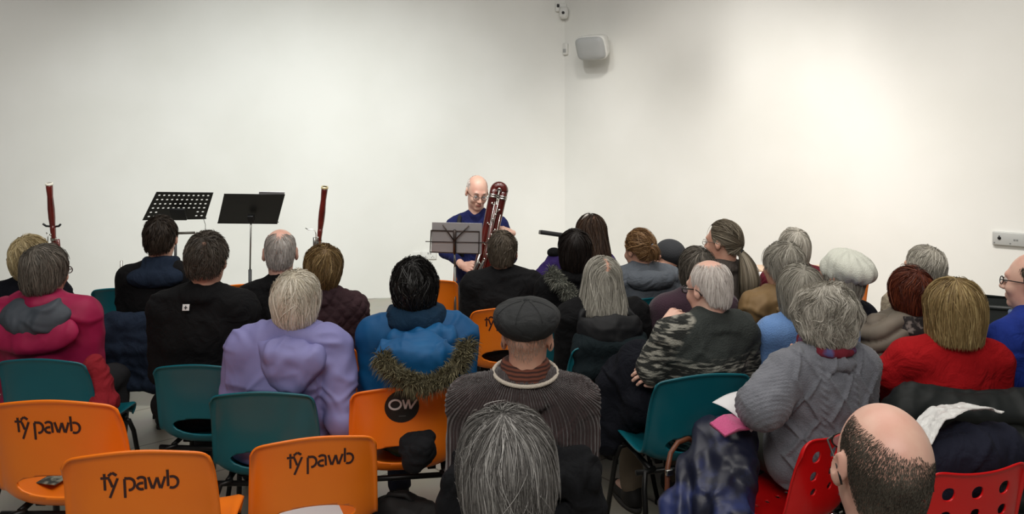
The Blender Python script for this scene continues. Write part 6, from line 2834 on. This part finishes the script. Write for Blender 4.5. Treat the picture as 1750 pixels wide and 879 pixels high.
# navy coat, pink scarf and paper beside the cable-knit woman
pts = [at(1262, 742, 3.05), at(1222, 752, 3.05), at(1190, 800, 3.0), at(1170, 870, 2.95), at(1228, 860, 2.9), at(1254, 800, 2.95)]
lo, hi = box_of(pts, .17)
lo[2] = 0.2
pl = [at(1160, 900, 2.9), at(1260, 900, 2.8)]
NVC = mat('navy_lining', (24, 28, 48), .45, bump=('noise', 30, .2, .004), rgb2=(44, 54, 100), noise=7, mix=(.5, .62))
cloth('coat', lo, hi, .008, lambda f: (f.cap(pts[0], pts[1], .045, .055, k=.05), f.cap(pts[1], pts[2], .055, .06, k=.05), f.cap(pts[2], pts[3], .06, .065, k=.05), f.cap(pts[1], pts[4], .06, .075, k=.06), f.cap(pts[0], pts[5], .05, .06, k=.05), f.cap(pts[5], pts[4], .06, .07, k=.05),
                                       f.cap(pts[3], pl[0], .07, .06, k=.04), f.cap(pts[4], pl[1], .09, .08, k=.04)),
      NVC, 'navy coat with shiny blue lining piled beside the cable-knit sweater woman', 'coat', seed=8, fold=.014, ff=8, disp=lambda V, N: .016 * np.sin((V[:, 0] * 1.0 - V[:, 1] * .4 + .03 * vn(V, 5.0, 3) + .12 * V[:, 2]) * 2 * math.pi / .085) * np.clip(1 - N[:, 2], 0, 1))
def crumple(name, A_, B_, m, label, cat, nu=36, nv=16, a1=.010, a2=.006, f1=22.0, f2=50.0, th=.003, seed=3, smooth=False):
    """a sheet of soft stuff between the polylines A_ and B_"""
    V, F = [], []
    n = len(A_) - 1
    for i in range(nu + 1):
        for j in range(nv + 1):
            u, v = i / nu * n, j / nv
            k_ = min(int(u), n - 1)
            fr = u - k_
            fr = fr * fr * (3 - 2 * fr)
            a = A_[k_] * (1 - fr) + A_[k_ + 1] * fr
            b_ = B_[k_] * (1 - fr) + B_[k_ + 1] * fr
            V.append(list(a * (1 - v) + b_ * v))
    V = np.array(V)
    V = V + a1 * vn3(V, f1, seed) + a2 * vn3(V, f2, seed + 1)
    for i in range(nu):
        for j in range(nv):
            F.append((i * (nv + 1) + j, (i + 1) * (nv + 1) + j, (i + 1) * (nv + 1) + j + 1, i * (nv + 1) + j + 1))
    b0 = V[0].copy()
    o = mesh_obj(name, V - b0, F, m, None, smooth)
    o.location = b0
    md = o.modifiers.new('thickness', 'SOLIDIFY')
    md.thickness = th
    setp(o, label, cat)
    return o


crumple('scarf', [at(1212, 726, 2.90), at(1234, 716, 2.94), at(1254, 714, 3.0)], [at(1238, 747, 2.86), at(1258, 740, 2.88), at(1280, 736, 2.92)],
        fabric('pink_wool', (206, 92, 140), 'knit', (196, 82, 130)), 'pink woollen scarf on top of the navy coat', 'scarf', 24, 18, .008, .002, 16.0, 40.0, .014, 5, True)
# curved sheet of paper
c0, c1, c2, c3 = at(1217, 688, 3.04), at(1266, 668, 3.16), at(1312, 722, 3.04), at(1284, 739, 2.94)
V, F = [], []
for i in range(13):
    for j in range(9):
        u, v = i / 12, j / 8
        p = (c0 * (1 - u) + c3 * u) * (1 - v) + (c1 * (1 - u) + c2 * u) * v
        p = p + Vector((0, 0, .018 * math.sin(u * math.pi) + .008 * math.sin(v * math.pi)))
        V.append(p)
for i in range(12):
    for j in range(8):
        F.append((i * 9 + j, (i + 1) * 9 + j, (i + 1) * 9 + j + 1, i * 9 + j + 1))
base = V[0].copy()
o = mesh_obj('paper_sheet', [tuple(v - base) for v in V], F, PAPER)
o.location = base
md = o.modifiers.new('thickness', 'SOLIDIFY')
md.thickness = .001
setp(o, 'curved white sheet of paper held on the lap of the cable-knit woman', 'paper')

# brown leather bag on the floor
bp = at(1150, 840, 3.05)
bg = empty('handbag', (bp.x, bp.y, 0), R(20))
setp(bg, 'brown leather handbag with arched strap beside the navy coat', 'bag')
LEA = mat('brown_leather', (112, 64, 40), .45, rgb2=(92, 50, 32), noise=12)
f = Field((-.22, -.12, -.01), (.22, .12, .36), .008)
f.ell((0, 0, .13), (.17, .075, .14), k=.03)
f.cap((-.13, 0, .05), (.13, 0, .05), .07, k=.04)
f.cap((-.12, 0, .22), (.12, 0, .22), .045, k=.04)
f.cut((0, 0, .0), (0, 0, -1))
V, F = f.mesh()
mesh_obj('bag_body', relax(V, F, 3), F, mat('wine_leather', (70, 24, 32), .5), bg)
m = MB()
O_ = bg.matrix_basis.inverted()
m.tube([O_ @ at(*q) for q in ((1136, 879, 3.0), (1140, 840, 3.0), (1141, 800, 3.02), (1146, 775, 3.05), (1158, 757, 3.08), (1176, 750, 3.12), (1192, 760, 3.16))], .010, 8)
m.build('strap', LEA, bg)
m = MB()
m.box(tuple(O_ @ at(1144, 808, 3.0)), (.03, .012, .022), None, .003)
m.build('buckle', SILVER, bg)

# black bag on the floor under the sticker chair
bp = at(688, 850, 3.2)
bg = empty('backpack', (bp.x, bp.y, 0), R(-15))
setp(bg, 'black fabric backpack on the floor under the round-sticker chair', 'bag')
f = Field((-.24, -.18, -.01), (.24, .18, .40), .009)
f.ell((0, 0, .15), (.19, .13, .17), k=.04)
f.cap((-.13, 0, .06), (.13, 0, .06), .10, k=.04)
f.cap((-.10, 0, .26), (.11, 0, .24), .05, k=.05)
f.cut((0, 0, 0), (0, 0, -1))
V, F = f.mesh()
V = relax(V, F, 2)
V = V + vnormals(V, F) * (.014 * folds(V, 8, 4))[:, None]
V[:, 2] = np.maximum(V[:, 2], 0)
mesh_obj('bag_body', V, F, mat('black_nylon', (20, 20, 21), .7), bg)
m = MB()
m.tube([(-.08, .0, .30), (-.05, -.02, .345), (.02, -.02, .35), (.06, 0, .30)], .010, 8)
m.build('handle', mat('black_nylon', (20, 20, 21), .7), bg)
m = MB()
m.tube([(-.15, -.10, .20), (-.05, -.14, .235), (.06, -.14, .23), (.15, -.10, .19)], .004, 6)
m.build('zip', DARK_METAL, bg)

# black gloves / hat lying on the sticker chair's edge
gp = [at(700, 757, 2.98), at(722, 767, 2.95), at(706, 788, 2.95), at(732, 749, 3.0)]
lo, hi = box_of(gp, .10)
cloth('hat', lo, hi, .006, lambda f: (f.cap(gp[0], gp[1], .035, .04, k=.03), f.cap(gp[1], gp[2], .04, .035, k=.03), f.cap(gp[0], gp[3], .025, .03, k=.03)),
      fabric('black_fleece', (26, 27, 30)), 'crumpled black fleece hat on the side of the round-sticker chair', 'hat', seed=3, fold=.008, ff=14)

# dark cushion and white cloth on the bottom right chair
M_ = Matrix.Translation(chR.location) @ Matrix.Rotation(chR.rotation_euler[2], 4, 'Z')


def cr_(x, y, z):
    return M_ @ Vector((x, y, z))


pts = [cr_(-.16, .0, .53), cr_(.2, .0, .53)]
lo, hi = box_of(pts + [cr_(0, .1, .84)], .16)
cloth('coat', lo, hi, .009, lambda f: (f.cap(cr_(-.10, -.02, .55), cr_(.20, -.02, .55), .09, k=.05), f.cap(cr_(-.02, -.06, .74), cr_(.24, -.06, .76), .065, .075, k=.06), f.cap(cr_(.1, -.02, .6), cr_(.12, -.04, .74), .10, .09, k=.05)),
      fabric('ink_cloth', (30, 32, 46)), 'dark navy coat heaped on the bottom right red chair', 'coat', seed=5)
V, F = [], []
nu, nv = 44, 16
wa = [cr_(-.085, -.10, .815), cr_(.0, -.085, .868), cr_(.09, -.07, .898), cr_(.24, -.07, .885)]
wc = [cr_(-.07, .02, .78), cr_(.02, .06, .84), cr_(.11, .08, .86), cr_(.24, .08, .85)]
for i in range(nu + 1):
    for j in range(nv + 1):
        u, v = i / nu * 3, j / nv
        k_ = min(int(u), 2)
        fr = u - k_
        a = wa[k_] * (1 - fr) + wa[k_ + 1] * fr
        b_ = wc[k_] * (1 - fr) + wc[k_ + 1] * fr
        p = a * (1 - v) + b_ * v
        V.append(list(p))
V = np.array(V)
V = V + .010 * vn3(V, 22.0, 3) + .006 * vn3(V, 50.0, 4)
for i in range(nu):
    for j in range(nv):
        F.append((i * (nv + 1) + j, (i + 1) * (nv + 1) + j, (i + 1) * (nv + 1) + j + 1, i * (nv + 1) + j + 1))
b0 = V[0].copy()
o = mesh_obj('plastic_bag', V - b0, F, mat('white_plastic_film', (228, 228, 226), .35), None, False)
o.location = b0
md = o.modifiers.new('thickness', 'SOLIDIFY')
md.thickness = .003
setp(o, 'crumpled white plastic bag on the dark coat at bottom right', 'bag')
